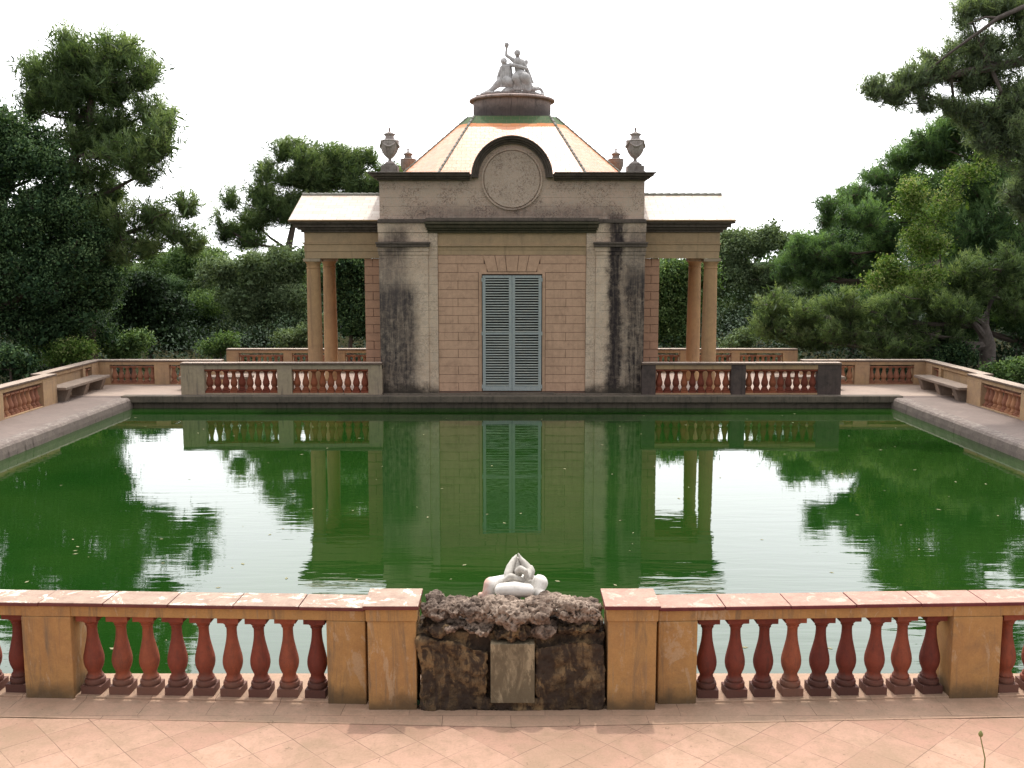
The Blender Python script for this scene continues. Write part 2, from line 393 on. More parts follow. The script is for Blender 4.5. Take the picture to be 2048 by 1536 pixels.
# side walkways, rims, far terrace
for s in (-1, 1):
    mb = MB(); x0, x1 = sorted((s*10.95, s*13.0)); mb.box(x0, x1, 9.0, 27.75, -.6, 0)
    tag(mb.build('side_walkway', M['walk']), kind='structure')
    mb = MB(); n = 9; prof = []
    for k in range(n+1):
        a = PI/2*k/n
        prof.append((10.62+.34*(1-math.sin(a))+.0, -.34+.33*math.cos(a)*1.0))
    prof = [(10.97, -.6), (10.97, .004), (10.86, .004), (10.74, .002), (10.68, -.02), (10.64, -.07), (10.62, -.2), (10.60, -.6)]
    L = []; ys = [8.6+i*(27.75-8.6)/52 for i in range(53)]
    for i in range(52):
        jj = [[(0 if k in (0, 1, 7) else random.uniform(-.004, .004)) for k in range(8)] for _ in range(2)]
        vs = [(s*(a+jj[0][k]), ys[i]+.003, b+jj[0][k]*.6) for k, (a, b) in enumerate(prof)]+[(s*(a+jj[1][k]), ys[i+1]-.003, b+jj[1][k]*.6) for k, (a, b) in enumerate(prof)]
        m_ = len(prof)
        fs = [(k, k+1, k+1+m_, k+m_) if s > 0 else (k+m_, k+1+m_, k+1, k) for k in range(m_-1)]
        mb.add(vs, fs)
    tag(mb.build('pool_rim', M['rim']), kind='structure')
mb = MB(); mb.box(-13.0, 13.0, 27.95, 31.0, -.6, .012); mb.box(-9.9, 9.9, 31.0, 36.3, -.6, .012)
tag(mb.build('far_terrace', M['walk_far']), kind='structure')
mb = MB()
mb.box(-10.92, 10.92, 27.62, 27.95, -.14, .05); mb.box(-10.75, 10.75, 27.75, 27.96, -.6, -.14)
tag(mb.build('platform_edge', M['slab'], bevel=.02), kind='structure')
mb = MB(); mb.box(-13.0, -10.92, 27.75, 27.95, -.6, .006); mb.box(10.92, 13.0, 27.75, 27.95, -.6, .006)
tag(mb.build('walkway_joint', M['walk']), kind='structure')

# ------------------------------------------------------------------ balustrades
def baluster_mesh(name, H, w, mat, seg=20):
    mb = MB(); pw = .52*w
    mb.box(-pw, pw, -pw, pw, 0, .10*H)
    pr = [(.46, .10), (.50, .115), (.51, .14), (.48, .165), (.38, .175), (.42, .185), (.42, .20), (.345, .225), (.33, .255), (.38, .285),
          (.455, .33), (.495, .38), (.50, .42), (.475, .47), (.42, .53), (.355, .60), (.295, .67), (.26, .74), (.25, .80),
          (.26, .835), (.32, .855), (.30, .87), (.36, .885), (.44, .905), (.46, .925)]
    mb.lathe([(r*w, z*H) for r, z in pr], seg)
    mb.box(-.53*w, .53*w, -.53*w, .53*w, .925*H, H)
    me = mb.mesh(name); me.materials.append(mat); smooth_mesh(me, 35); return me
BF = baluster_mesh('baluster', .733, .178, M['terracotta'], 28)
BM_ = baluster_mesh('baluster', .67, .20, M['terracotta_far'], 14)
BS = baluster_mesh('baluster', .55, .18, M['terracotta_pale'], 12)
def balustrade(label, p0, p1, z0, H, layout, bmesh_, mats, thick=.28, cope=.04, frieze=.12, over=.04, tile=.42, group=None, foot=.03, post_out=.02, bev=.008):
    """layout along the run: ('post', len) and ('balusters', len, count); the coping is laid tile by tile"""
    p0 = Vector(p0); p1 = Vector(p1); d = p1-p0; L = d.length
    e = empty('balustrade', (p0.x, p0.y, z0), math.atan2(d.y, d.x), label, 'balustrade', group)
    h2 = thick/2
    mb = MB(); x = 0
    n = max(1, round(L/tile)); tl = L/n
    for i in range(n):
        j = random.uniform(-.002, .002)
        mb.box(i*tl+.0025, (i+1)*tl-.0025, -h2-over, h2+over, H-cope+j, H+j)
    mb.build('coping', mats[1], e, bevel=bev)
    mb = MB(); mb.box(0, L, -h2, h2, H-cope-frieze, H-cope-.001); mb.build('rail', mats[0], e, bevel=bev)
    mb = MB(); mb.box(0, L, -h2-.01, h2+.01, -.02, foot); mb.build('base', mats[2] if len(mats) > 2 else mats[0], e, bevel=bev)
    x = 0; tot = sum(a[1] for a in layout); k = L/tot
    for a in layout:
        w = a[1]*k
        if a[0] == 'post':
            mb = MB(); mb.box(x, x+w, -h2-post_out, h2+post_out, -.03, H-cope-frieze)
            mb.box(x, x+w, -h2-post_out*.6, h2+post_out*.6, H-cope-frieze, H-cope-.0015)
            mb.build('post', a[2] if len(a) > 2 else mats[0], e, bevel=bev)
        elif a[0] == 'balusters':
            for i in range(a[2]):
                o = bpy.data.objects.new('baluster', bmesh_); col.objects.link(o); o.parent = e
                o.location = (x+w*(i+.5)/a[2], random.uniform(-.006, .006), foot); o.rotation_euler = (random.uniform(-.012, .012), random.uniform(-.014, .014), random.uniform(-.05, .05))
        elif a[0] == 'panel':
            mb = MB(); mb.box(x, x+w, -h2*.6, h2*.6, foot, H-cope-frieze); mb.build('panel', mats[0], e)
        x += w
    return e
# front pair, splayed a little away from the fountain
sc = 8.65/2000
def fx(px): return abs(px-1023)*sc
runs = [('post', fx(1395)-fx(1316)), ('balusters', fx(1922)-fx(1397), 9), ('post', fx(2024)-fx(1922)), ('balusters', 2.27, 9), ('post', .45)]
xs = fx(1316); Lf = sum(r[1] for r in runs)
yb = FY+.16
BFH = .715+.03+.10+.035
for s in (-1, 1):
    a = Vector((s*xs, yb)); b = a+Vector((s*math.cos(WANG), math.sin(WANG)))*Lf
    lay = [tuple(r) for r in runs]
    if s < 0: a, b = b, a; lay = lay[::-1]
    e = balustrade('near ochre balustrade left of the fountain, coping blotched with pale lichen' if s < 0 else 'near ochre balustrade right of the fountain with clean pink coping tiles',
               a, b, 0, BFH, lay, BF, (M['ochre'], M['cope_worn'] if s < 0 else M['cope_tile'], M['pave_edge']), thick=.27, cope=.035, frieze=.10, over=.035, tile=.58, foot=.012)
    # taller end pier beside the fountain
    pe = empty('pier', (s*(fx(1206)+fx(1316))/2, FY+.05, 0), 0, 'tall ochre pier left of the rock fountain, white lichen on cap' if s < 0 else 'tall ochre pier right of the rock fountain, grey streaked face', 'pier', 'end piers flanking the fountain')
    w = (fx(1316)-fx(1206))/2
    mb = MB(); mb.box(-w+.03, w-.03, -.17, .21, -.03, .80); mb.box(-w+.018, w-.018, -.185, .225, .80, .912); mb.build('shaft', M['ochre'], pe, bevel=.008)
    mb = MB(); mb.box(-w-.002, w-.004, -.215, .25, .912, .948); mb.build('cap', M['cope_worn'] if s < 0 else M['cope_tile'], pe, bevel=.006)
# platform balustrades beside the pavilion
yq = 28.08
for s in (-1, 1):
    post_in = M['buff'] if s < 0 else M['dark_buff']
    lay = [('post', 48, post_in), ('balusters', 148, 9), ('post', 30, post_in), ('balusters', 155, 9), ('post', 28, post_in)]
    a = Vector((X(357, yq), yq)); b = Vector((-3.66, yq))
    if s > 0: a = Vector((3.66, yq)); b = Vector((X(1685, yq), yq)); lay = lay[::-1]
    balustrade('long waterside balustrade left of the pavilion with pale buff posts' if s < 0 else 'long waterside balustrade right of the pavilion with soot black posts',
               a, b, .05, .90, lay, BM_, (M['buff'] if s < 0 else M['ochre_far'], M['cope_far']), thick=.24, cope=.06, frieze=.13, foot=.04, tile=.8)
H2 = .77
mt = (M['ochre_far'], M['cope_far'])
for s in (-1, 1):
    side = 'left' if s < 0 else 'right'
    # side wall along the walkway (near stretch), then the set-back stretch behind the bench
    a, b = Vector((s*12.4, 21.0)), Vector((s*12.4, 26.7)); lay = [('post', .45), ('balusters', 1.75, 9), ('post', .4), ('balusters', 2.1, 10), ('post', .55)]
    lay = [('post', .4), ('balusters', 1.6, 8), ('post', .7), ('balusters', 1.95, 9), ('post', .75)]
    if s > 0: a, b = b, a; lay = lay[::-1]
    balustrade(f'side balustrade along the {side} walkway, nearer stretch running out of the picture', a, b, 0, H2+.02, lay, BS, mt, thick=.26, cope=.05, frieze=.1, tile=.8)
    a, b = Vector((s*12.8, 26.75)), Vector((s*12.8, 30.45)); lay = [('panel', 2.5), ('post', .15), ('balusters', .45, 2), ('post', .5)]
    if s > 0: a, b = b, a; lay = lay[::-1]
    balustrade(f'set back wall behind the stone bench on the {side} walkway', a, b, 0, H2, lay, BS, mt, thick=.26, cope=.05, frieze=.1, tile=.8)
    a, b = Vector((s*12.93, 30.6)), Vector((s*8.9, 30.6)); lay = [('post', .6), ('balusters', 1.35, 7), ('post', .45), ('balusters', 1.1, 5), ('post', .5)]
    if s > 0: a, b = b, a; lay = lay[::-1]
    balustrade(f'short balustrade closing the far {side} corner of the terrace', a, b, 0, H2, lay, BS, mt, thick=.26, cope=.05, frieze=.1, tile=.8)
    # stone bench
    be = empty('stone_bench', (s*12.28, 28.2, 0), 0, f'worn stone bench against the wall in the far {side} corner of the walkway', 'bench', 'stone benches on the terrace')
    mb = MB(); mb.box(-.27, .27, -1.5, 1.5, .33, .41); mb.build('seat', M['bench'], be, bevel=.015)
    for k in (-1.15, 0, 1.15):
        mb = MB(); q = [(-.2, 0), (.12, 0), (.16, .12), (.2, .22), (.24, .33), (-.22, .33)]
        if s > 0: q = [(-x_, z_) for x_, z_ in q][::-1]
        mb.prism(q, k-.11, k+.11); mb.build('support', M['bench'], be)
    be = empty('stone_bench', (s*8.75, 29.4, 0), 0, f'stone bench behind the waterside balustrade, at its outer end on the {side}', 'bench', 'stone benches on the terrace')
    mb = MB(); mb.box(-1.05, 1.05, -.26, .26, .33, .41); mb.build('seat', M['bench'], be, bevel=.015)
    for k in (-.8, .8):
        mb = MB(); mb.box(k-.12, k+.12, -.2, .2, .0, .33); mb.build('support', M['bench'], be, bevel=.02)
# rear balustrade seen behind the colonnades
yr = 33.9; zr = Z(697, yr)
def rear(x0, x1, lay, label):
    balustrade(label, (X(x0, yr), yr), (X(x1, yr), yr), zr-.8, .8, lay, BS, mt, thick=.24, cope=.05, frieze=.1, tile=.8)
rear(450, 760, [('post', 28), ('balusters', 100, 8), ('post', 20), ('balusters', 100, 8), ('post', 20), ('balusters', 60, 5), ('post', 20)], 'rear balustrade seen between the left colonnade and the trees')
rear(1290, 1596, [('post', 20), ('balusters', 60, 5), ('post', 20), ('balusters', 100, 8), ('post', 20), ('balusters', 100, 8), ('post', 34)], 'rear balustrade seen between the right colonnade and the trees')
mb = MB(); mb.box(X(450, yr), X(1596, yr), yr-.3, yr+.3, -.5, zr-.8); tag(mb.build('rear_step', M['walk_far']), kind='structure')

# ------------------------------------------------------------------ pavilion
D0 = 28.2
pav = empty('pavilion', (0, 31.9, 0), 0, 'square neoclassical pavilion of peeling pink render with glazed pyramid roof and two side porticoes', 'pavilion')
def part(mb, name, mat, bevel=0, smooth=False, parent=None):
    o = mb.build(name, mat, None, bevel, smooth); o.parent = parent or pav
    if parent is None: o.matrix_parent_inverse = Matrix.Translation((0, -31.9, 0))
    return o
z = lambda y: Z(y, D0)
W = 3.70; DB = 35.2
zt = z(352)
mb = MB(); mb.box(-W, W, D0+.10, DB, .0, z(444)); part(mb, 'wall', M['facade'])
mb = MB(); mb.box(-W+.01, W-.01, D0+.06, DB-.02, z(440), zt); part(mb, 'attic', M['attic'])
# pilasters with their bands
for s in (-1, 1):
    xo, xi = s*W, s*X(1171, D0); xm = s*X(1190, D0)
    mb = MB()
    a, b = sorted((xo+s*.02, xm)); c, d = sorted((xm, xi))
    mb.box(a, b, D0-.03, D0+.2, .02, z(510)); mb.box(c, d, D0+.01, D0+.2, .02, z(510))
    mb.box(a-.015, b+.015, D0-.05, D0+.2, z(510), z(503)); mb.box(a-.03, b+.03, D0-.07, D0+.2, z(503)+.003, z(494))
    mb.box(c, d, D0-.0, D0+.2, z(510), z(494))
    mb.box(a-.01, b+.01, D0-.04, D0+.2, z(484), z(465)-.004); mb.box(c, d, D0-.01, D0+.2, z(494), z(446)); mb.box(a-.02, b+.02, D0-.055, D0+.2, z(465), z(446))
    part(mb, 'pilaster', M['facade'], .008)
    mb = MB(); mb.box(a-.06, b+.05, D0-.13, D0+.2, z(494)+.003, z(488)); mb.box(a-.08, b+.07, D0-.17, D0+.2, z(488)+.003, z(484)-.003)
    part(mb, 'ledge', M['black_cornice'], .01)
xb = X(1171, D0)-.002
mb = MB(); mb.box(-xb, xb, D0+.05, D0+.2, z(510), z(493)); mb.box(-xb, xb, D0+.035, D0+.2, z(500), z(493)+.002); mb.box(-xb, xb, D0-.01, D0+.2, z(493)+.003, z(490)); mb.box(-xb, xb, D0+.04, D0+.2, z(490), z(464)); part(mb, 'frieze', M['tan'], .006)
mb = MB(); xc = X(1193, D0)
for k, (y0, y1, out) in enumerate([(466, 461, .06), (461, 456, .12), (456, 449, .2), (449, 444, .27)]):
    mb.box(-xc+.05-out*.3, xc-.05+out*.3, D0-out, D0+.15, z(y0)+.002, z(y1))
part(mb, 'cornice', M['mossy'], .012)
mb = MB(); mb.box(-W-.04, W+.04, D0-.10, D0+.2, z(446)+.002, z(443)); mb.box(-W-.02, W+.02, D0-.08, D0+.15, z(443)+.002, z(438))
mb.box(-xc, xc, D0-.24, D0+.2, z(443)+.004, z(436)); mb.box(-W-.04, -W+.001, D0-.10, DB, z(446)+.002, z(440)); mb.box(W-.001, W+.04, D0-.10, DB, z(446)+.002, z(440))
part(mb, 'cornice', M['black_cornice'], .01)
# rusticated bay: dark ground with raised blocks
mb = MB(); mb.box(-xb, xb, D0+.07, D0+.15, .02, z(510)); part(mb, 'joint_ground', M['joint'])
mb = MB(); mbr = MB(); yt, ybm = 510.5, 783.
nC = 16; ch = (z(yt)-z(ybm))/nC
def stones(xa, xb_, z0, z1, cuts, mb, gap=.010, yf=D0+.045, yb2=D0+.09):
    e_ = [xa]+cuts+[xb_]
    for i in range(len(e_)-1):
        mb.box(e_[i]+gap/2, e_[i+1]-gap/2, yf+random.uniform(0, .004), yb2, z0+gap/2, z1-gap/2)
dx0 = X(1090, D0); 
for i in range(nC):
    z0 = z(ybm)+i*ch; z1 = z0+ch; r = nC-1-i
    for s in (-1, 1):
        cut = X(1131, D0) if (r % 2 == 1) else None
        inner = dx0
        if r == 0: inner = X(1079, D0)
        if r == 1: inner = X(1073, D0)
        if s < 0: stones(-xb, -inner, z0, z1, [-cut] if cut else [], mb)
        else: stones(inner, xb, z0, z1, [cut] if cut else [], mbr)
part(mb, 'rustication', M['block'], .006); part(mbr, 'rustication', M['block'], .006)
# door surround and flat arch
mb = MB(); zd = z(549); za = z(545); zz0 = z(511); zl = z(544.5)
for s in (-1, 1):
    a, b = sorted((s*X(1083.5, D0), s*(dx0-.006))); mb.box(a, b, D0+.045, D0+.09, z(783), z(544))
mb.box(-X(1083.5, D0), X(1083.5, D0), D0+.045, D0+.09, zd+.01, z(544))
part(mb, 'door_surround', M['block'], .005)
mb = MB(); tops = [-58, -34, -13.5, 13.5, 34, 58]; bots = [-48, -27.5, -10, 10, 27.5, 48]
u = .01422
for i in range(5):
    g = .006; zb_ = z(543.5)+.004
    if i in (0, 4): zb_ = z(543.5)+.004
    mb.prism([(bots[i]*u+g, zb_), (bots[i+1]*u-g, zb_), (tops[i+1]*u-g, zz0), (tops[i]*u+g, zz0)], D0+.028-(.012 if i == 2 else 0), D0+.09)
part(mb, 'voussoirs', M['block'], .005)
# louvred shutters
t = NT('shutter_paint'); p = t.pos
n = t.noise(t.mapping(p, (6, 6, 2)), 3, 6, .75); nf = t.noise(p, 40, 4)
b_ = t.mix(t.ramp(n, .4, .7), (.33, .375, .38), (.40, .43, .405)); b_ = t.mix(t.ramp(nf, .52, .72, 0, .6), b_, (.12, .13, .11))
t.pbr(b_, .6, t.bump(nf, .2, .005), .35); M['shutter'] = t.m
t = NT('louvre_paint'); p = t.pos
n = t.noise(t.mapping(p, (2, 2, 8)), 3, 6, .75)
b_ = t.mix(t.ramp(n, .35, .7), (.40, .45, .43), (.50, .50, .43)); t.pbr(b_, .6, None, .35); M['louvre'] = t.m
t = NT('gap_shade_black'); t.pbr((.006, .006, .006), .9); M['gap_shade'] = t.m
mb = MB(); mb.box(-X(1083, D0), X(1083, D0), D0+.066, D0+.085, z(783), z(549)); part(mb, 'dark_backing', M['gap_shade'])  # black panel painted for the unlit gaps between the louvres
dw = X(1082, D0)
for s in (-1, 1):
    o0 = MB(); a, b = (0.004, dw) if s > 0 else (-dw, -.004)
    zb_, zt_ = z(781.5), z(551); st = .085
    yf, yk = D0-.01, D0+.035
    for (xa, xb2, za_, zc) in [(a, a+st, zb_, zt_), (b-st, b, zb_, zt_)]: o0.box(xa, xb2, yf, yk, za_, zc)
    o0.box(a+st, b-st, yf+.003, yk, zb_, zb_+.13); o0.box(a+st, b-st, yf+.003, yk, zt_-.07, zt_)
    o0.box(a+st, b-st, yf+.003, yk, (zb_+zt_)/2-.03, (zb_+zt_)/2+.03)
    sh = part(o0, 'shutter', M['shutter'], .004)
    m2 = MB(); nsl = 42; z0 = zb_+.13; z1 = zt_-.07; stp = (z1-z0)/nsl
    for k in range(nsl):
        zc = z0+(k+.5)*stp
        if abs(zc-(zb_+zt_)/2) < .05: continue
        j = random.uniform(-.004, .004)
        m2.add([(a+st, yf+.006, zc-stp*.30+j), (b-st, yf+.006, zc-stp*.30+random.uniform(-.003, .003)), (b-st, yk, zc+stp*.02), (a+st, yk, zc+stp*.02),
                (a+st, yf+.006, zc-stp*.10+j), (b-st, yf+.006, zc-stp*.10), (b-st, yk, zc+stp*.12), (a+st, yk, zc+stp*.12)],
               [(0, 3, 2, 1), (4, 5, 6, 7), (0, 1, 5, 4), (1, 2, 6, 5), (2, 3, 7, 6), (3, 0, 4, 7)])
    l_ = m2.build('louvres', M['louvre']); l_.parent = sh
    mh = MB()
    for zz in (zb_+.12, (zb_+zt_)/2, zt_-.12):
        xx = s*(dw+.012); mh.box(xx-.015, xx+.015, yf-.012, D0+.044, zz-.05, zz+.05)
    hg = mh.build('hinges', M['shutter']); hg.parent = sh
# foot of the building and threshold
mb = MB(); mb.box(-W-.1, W+.1, D0-.14, D0+.02, -.12, z(786)); mb.box(-1.2, 1.2, D0-.17, D0+.02, -.12, z(785)+.006); part(mb, 'plinth', M['slab'], .015)
# top cornice sweeping over the roundel
zc0 = z(352); xr = X(1106, D0)
mb = MB(); mo = MB()
for (y0, y1, out) in [(361, 357.5, .05), (357.5, 353, .14), (353, 348.5, .24), (348.5, 345.5, .30)]:
    e0 = W+out*.85
    for s in (-1, 1):
        a, b = sorted((s*xr-(s*.0), s*e0)); mb.box(a, b, D0-out, D0+.5, z(y0)+.002, z(y1))
    for s in (-1, 1):
        a, b = sorted((s*(W-.01), s*e0)); mb.box(a, b, D0+.5, DB-.5, z(y0)+.002, z(y1))
    mb.box(-e0, e0, DB-.5, DB+out, z(y0)+.002, z(y1))
rc = z(356); K = 28
def ring(mb_, r0, r1, y0, y1, a0=0, a1=PI, cz=rc, cx=0, n=K):
    vs = []; 
    for i in range(n+1):
        a = a0+(a1-a0)*i/n; c_, s_ = math.cos(a), math.sin(a)
        vs += [(cx+r0*c_, y0, cz+r0*s_), (cx+r1*c_, y0, cz+r1*s_), (cx+r1*c_, y1, cz+r1*s_), (cx+r0*c_, y1, cz+r0*s_)]
    fs = []
    for i in range(n):
        q = i*4
        for j in range(4): fs.append((q+j, q+4+j, q+4+(j+1) % 4, q+(j+1) % 4))
    fs += [(0, 1, 2, 3), (n*4+3, n*4+2, n*4+1, n*4)]
    mb_.add(vs, fs)
ring(mb, .93, .985, D0-.05, D0+.3); ring(mb, .983, 1.04, D0-.14, D0+.3); ring(mb, 1.038, 1.09, D0-.24, D0+.3); ring(mb, 1.088, 1.125, D0-.30, D0+1.6)
part(mb, 'cornice', M['black_cornice'], .01)
mb = MB(); mb.prism([(.95*math.cos(PI*i/K), rc+.95*math.sin(PI*i/K)) for i in range(K+1)], D0+.055, D0+1.2); part(mb, 'arched_gable', M['attic'])
cz2 = z(358.5)
mb = MB(); mb.prism([(.775*math.cos(2*PI*i/48), cz2+.775*math.sin(2*PI*i/48)) for i in range(48)], D0+.012, D0+.055)
rd = part(mb, 'roundel', M['roundel'], .008)
mb = MB(); ring(mb, .80, .845, D0-.0, D0+.054, 0, 2*PI, cz2, 0, 48); r_ = mb.build('rim', M['attic']); r_.parent = rd
# main roof
M['roof'] = roof_mat('glazed_roof_tiles', (.62, .21, .07), (.70, .30, .13), .16, green_z=Z(247, 30.5), rough=.33)
M['roof_wing'] = roof_mat('glazed_wing_tiles', (.52, .44, .35), (.40, .29, .21), .24, rough=.46)
def uvroof(name, quads, mat, parent=None):
    me = bpy.data.meshes.new(name); vs = []; fs = []; uv = []
    for q in quads:
        n0 = len(vs); vs += [tuple(v) for v in q]; fs.append(tuple(range(n0, n0+len(q))))
        q = [Vector(v) for v in q]; ux = (q[1]-q[0]).normalized(); nn = (q[1]-q[0]).cross(q[2]-q[0]).normalized(); uy = nn.cross(ux)
        uv += [((v-q[0]).dot(ux), (v-q[0]).dot(uy)) for v in q]
    me.from_pydata(vs, [], fs); l = me.uv_layers.new(name='UVMap')
    for i, c in enumerate(uv): l.data[i].uv = c
    me.materials.append(mat); o = bpy.data.objects.new(name, me); col.objects.link(o); o.parent = parent or pav
    if parent is None: o.matrix_parent_inverse = Matrix.Translation((0, -31.9, 0))
    return o
zb = z(346.5); CY = 31.9; ztp = Z(231, 30.65)
base = [(-2.08, D0+.25), (2.08, D0+.25), (3.42, 30.2), (3.42, 33.6), (2.08, DB-.2), (-2.08, DB-.2), (-3.42, 33.6), (-3.42, 30.2)]
top = [(-1.13, 30.7), (1.13, 30.7), (1.32, 31.0), (1.32, 32.8), (1.13, 33.1), (-1.13, 33.1), (-1.32, 32.8), (-1.32, 31.0)]
B3 = [Vector((x, y, zb)) for x, y in base]; T3 = [Vector((x, y, ztp)) for x, y in top]
rf = uvroof('roof', [[B3[i], B3[(i+1) % 8], T3[(i+1) % 8], T3[i]] for i in range(8)], M['roof'])
M['hip'] = stone('hip_tiles', (.30, .29, .26), (.17, .18, .14), (.05, .05, .04), .4, .1, 4, .3)
for i in range(8):
    mb = MB(); n_ = 16
    for k in range(n_):
        a = B3[i].lerp(T3[i], k/n_); b = B3[i].lerp(T3[i], (k+1)/n_)
        mb.tube([a+Vector((0, 0, .01)), b+Vector((0, 0, -.005))], [.036, .035], 8)
    o = mb.build('hip_tiles', M['hip'], smooth=True); o.parent = rf
mb = MB(); mb.box(-W+.05, W-.05, D0+.2, DB-.1, zb-.25, zb-.02); part(mb, 'gutter_shelf', M['mossy'])
# drum under the sculpture
zdt = Z(203, CY); 
pr = [(1.17, ztp-.6), (1.17, zdt-.06), (1.2, zdt-.05), (1.26, zdt-.045), (1.29, zdt-.02), (1.29, zdt+.02), (1.24, zdt+.05), (.9, zdt+.06)]
mb = MB(); mb.lathe([(r*1.03, h_) for r, h_ in pr], 48, (0, CY, 0)); part(mb, 'drum', M['drum'], smooth=True)

# side porticoes
t_w = D0+.62
for s in (-1, 1):
    po = empty('portico', (s*4.9, 30.4, 0)); po.parent = pav; po.location = (s*4.9, 30.4-31.9, 0)
    inv = Matrix.Translation((-s*4.9, -30.4, 0))
    def pp(mb, name, mat, bevel=0, smooth=False):
        o = mb.build(name, mat, None, bevel, smooth); o.parent = po; o.matrix_parent_inverse = inv; return o
    yf = 28.85; yk = 31.95; xo = abs(X(611, yf)); xi = W-.05; zo = Z(517, yf); ze = Z(465, yf)
    def bx(mb, a, b, *r): a, b = sorted((s*a, s*b)); mb.box(a, b, *r)
    mb = MB()
    for (y0, y1, g_) in [(517, 503, 0), (503, 489, .015), (486, 465, .01)]:
        bx(mb, xi, xo+g_, yf-g_, yf+.42, Z(y0, yf)+.002, Z(y1, yf)); bx(mb, xi, xo+g_, yk-.42, yk+g_, Z(y0, yf)+.002, Z(y1, yf))
        bx(mb, xo-.42, xo+g_, yf+.42, yk-.42, Z(y0, yf)+.002, Z(y1, yf))
    bx(mb, xi, xo+.04, yf-.04, yk+.04, Z(489, yf)+.002, Z(486, yf))
    pp(mb, 'entablature', M['tan'], .006)
    mb = MB(); bx(mb, xi, xo-.3, yf+.3, yk-.3, ze-.3, ze-.2); pp(mb, 'ceiling', M['ochre_far'])
    mb = MB()
    for (y0, y1, out) in [(465, 460, .08), (460, 455, .17), (455, 448, .27), (448, 443, .37)]:
        bx(mb, xi, xo+out, yf-out, yk+out, Z(y0, yf)+.002, Z(y1, yf))
    pp(mb, 'cornice', M['black_cornice'], .012)
    # roof: front and back slopes with a closed gable
    ze2 = Z(443, yf); yfe = yf-.42; yke = yk+.42; ym = (yfe+yke)/2; zrr = Z(390, ym); xe = abs(X(580, yfe)); xe0 = xi
    A = [(s*xe0, yfe, ze2+.03), (s*xe, yfe, ze2+.03), (s*xe, ym, zrr), (s*xe0, ym, zrr)]
    Bk = [(s*xe, yke, ze2+.03), (s*xe0, yke, ze2+.03), (s*xe0, ym, zrr), (s*xe, ym, zrr)]
    if s < 0: A = [A[1], A[0], A[3], A[2]]; Bk = [Bk[1], Bk[0], Bk[3], Bk[2]]
    r_ = uvroof('roof', [A, Bk], M['roof_wing'], po); r_.matrix_parent_inverse = inv
    mb = MB(); mb.add([(s*(xe-.03), yfe+.02, ze2), (s*(xe-.03), yke-.02, ze2), (s*(xe-.03), ym, zrr-.015), (s*(xe-.13), yfe+.02, ze2), (s*(xe-.13), yke-.02, ze2), (s*(xe-.13), ym, zrr-.015)],
                      [(0, 1, 2), (5, 4, 3), (0, 3, 4, 1)]); pp(mb, 'gable', M['ochre_far'])
    mb = MB(); bx(mb, xe0, xe+.01, yfe-.02, yfe+.03, ze2-.005, ze2+.035); pp(mb, 'eave_tiles', M['ochre_far'], .005)
    mb = MB(); n_ = 12
    for k in range(n_):
        a = xe0+(xe-xe0)*k/n_; b = xe0+(xe-xe0)*(k+1)/n_; mb.tube([(s*a, ym, zrr-.0), (s*(b-.01), ym, zrr+.01)], [.055, .06], 8)
    pp(mb, 'ridge_tiles', M['hip'], 0, True)
    # columns
    xcl = abs(X(627.5, 29.1))
    for yc in (29.1, 31.62):
        zt2 = zo
        pr = [(.27, 0), (.27, .06), (.25, .09), (.235, .13), (.215, .16), (.213, 1.3), (.205, 2.3), (.192, zt2-.42), (.19, zt2-.30), (.205, zt2-.29), (.205, zt2-.265), (.188, zt2-.26), (.19, zt2-.18), (.23, zt2-.12), (.235, zt2-.10)]
        mb = MB(); mb.lathe(pr, 32, (s*xcl, yc, 0.012)); c_ = pp(mb, 'column', M['column'], 0, True)
        mb = MB(); mb.box(s*xcl-.245, s*xcl+.245, yc-.245, yc+.245, zt2-.09, zt2-.001); cc = mb.build('capital', M['buff'], None, .012); cc.parent = c_
        cc.matrix_parent_inverse = Matrix.Identity(4)
    # rusticated wall end
    xw = abs(X(730, 29.0)); mb = MB(); bx(mb, W-.1, xw-.02, yf+.12, yk-.1, 0, zo-.001); pp(mb, 'wall', M['joint'])
    mb = MB(); nC2 = 16; zc1 = zo; zc0_ = .05; chh = (zc1-zc0_)/nC2
    for i in range(nC2):
        a0_, a1_ = zc0_+i*chh, zc0_+(i+1)*chh
        cuts = [W+.30] if i % 2 else []
        e_ = [W+.02]+cuts+[xw]
        for q in range(len(e_)-1): bx(mb, e_[q]+.006, e_[q+1]-(.006 if q < len(e_)-2 else 0), yf+.08, yf+.2, a0_+.006, a1_-.006)
        e_ = [yf+.08, yf+.9+(.5 if i % 2 else 0), yf+2.0+(.4 if i % 2 else 0), yk-.12]
        for q in range(3): bx(mb, xw-.03, xw-.001, e_[q]+(.121 if q == 0 else .006), e_[q+1]-.006, a0_+.006, a1_-.006)
    pp(mb, 'rustication', M['block_side'], .006)

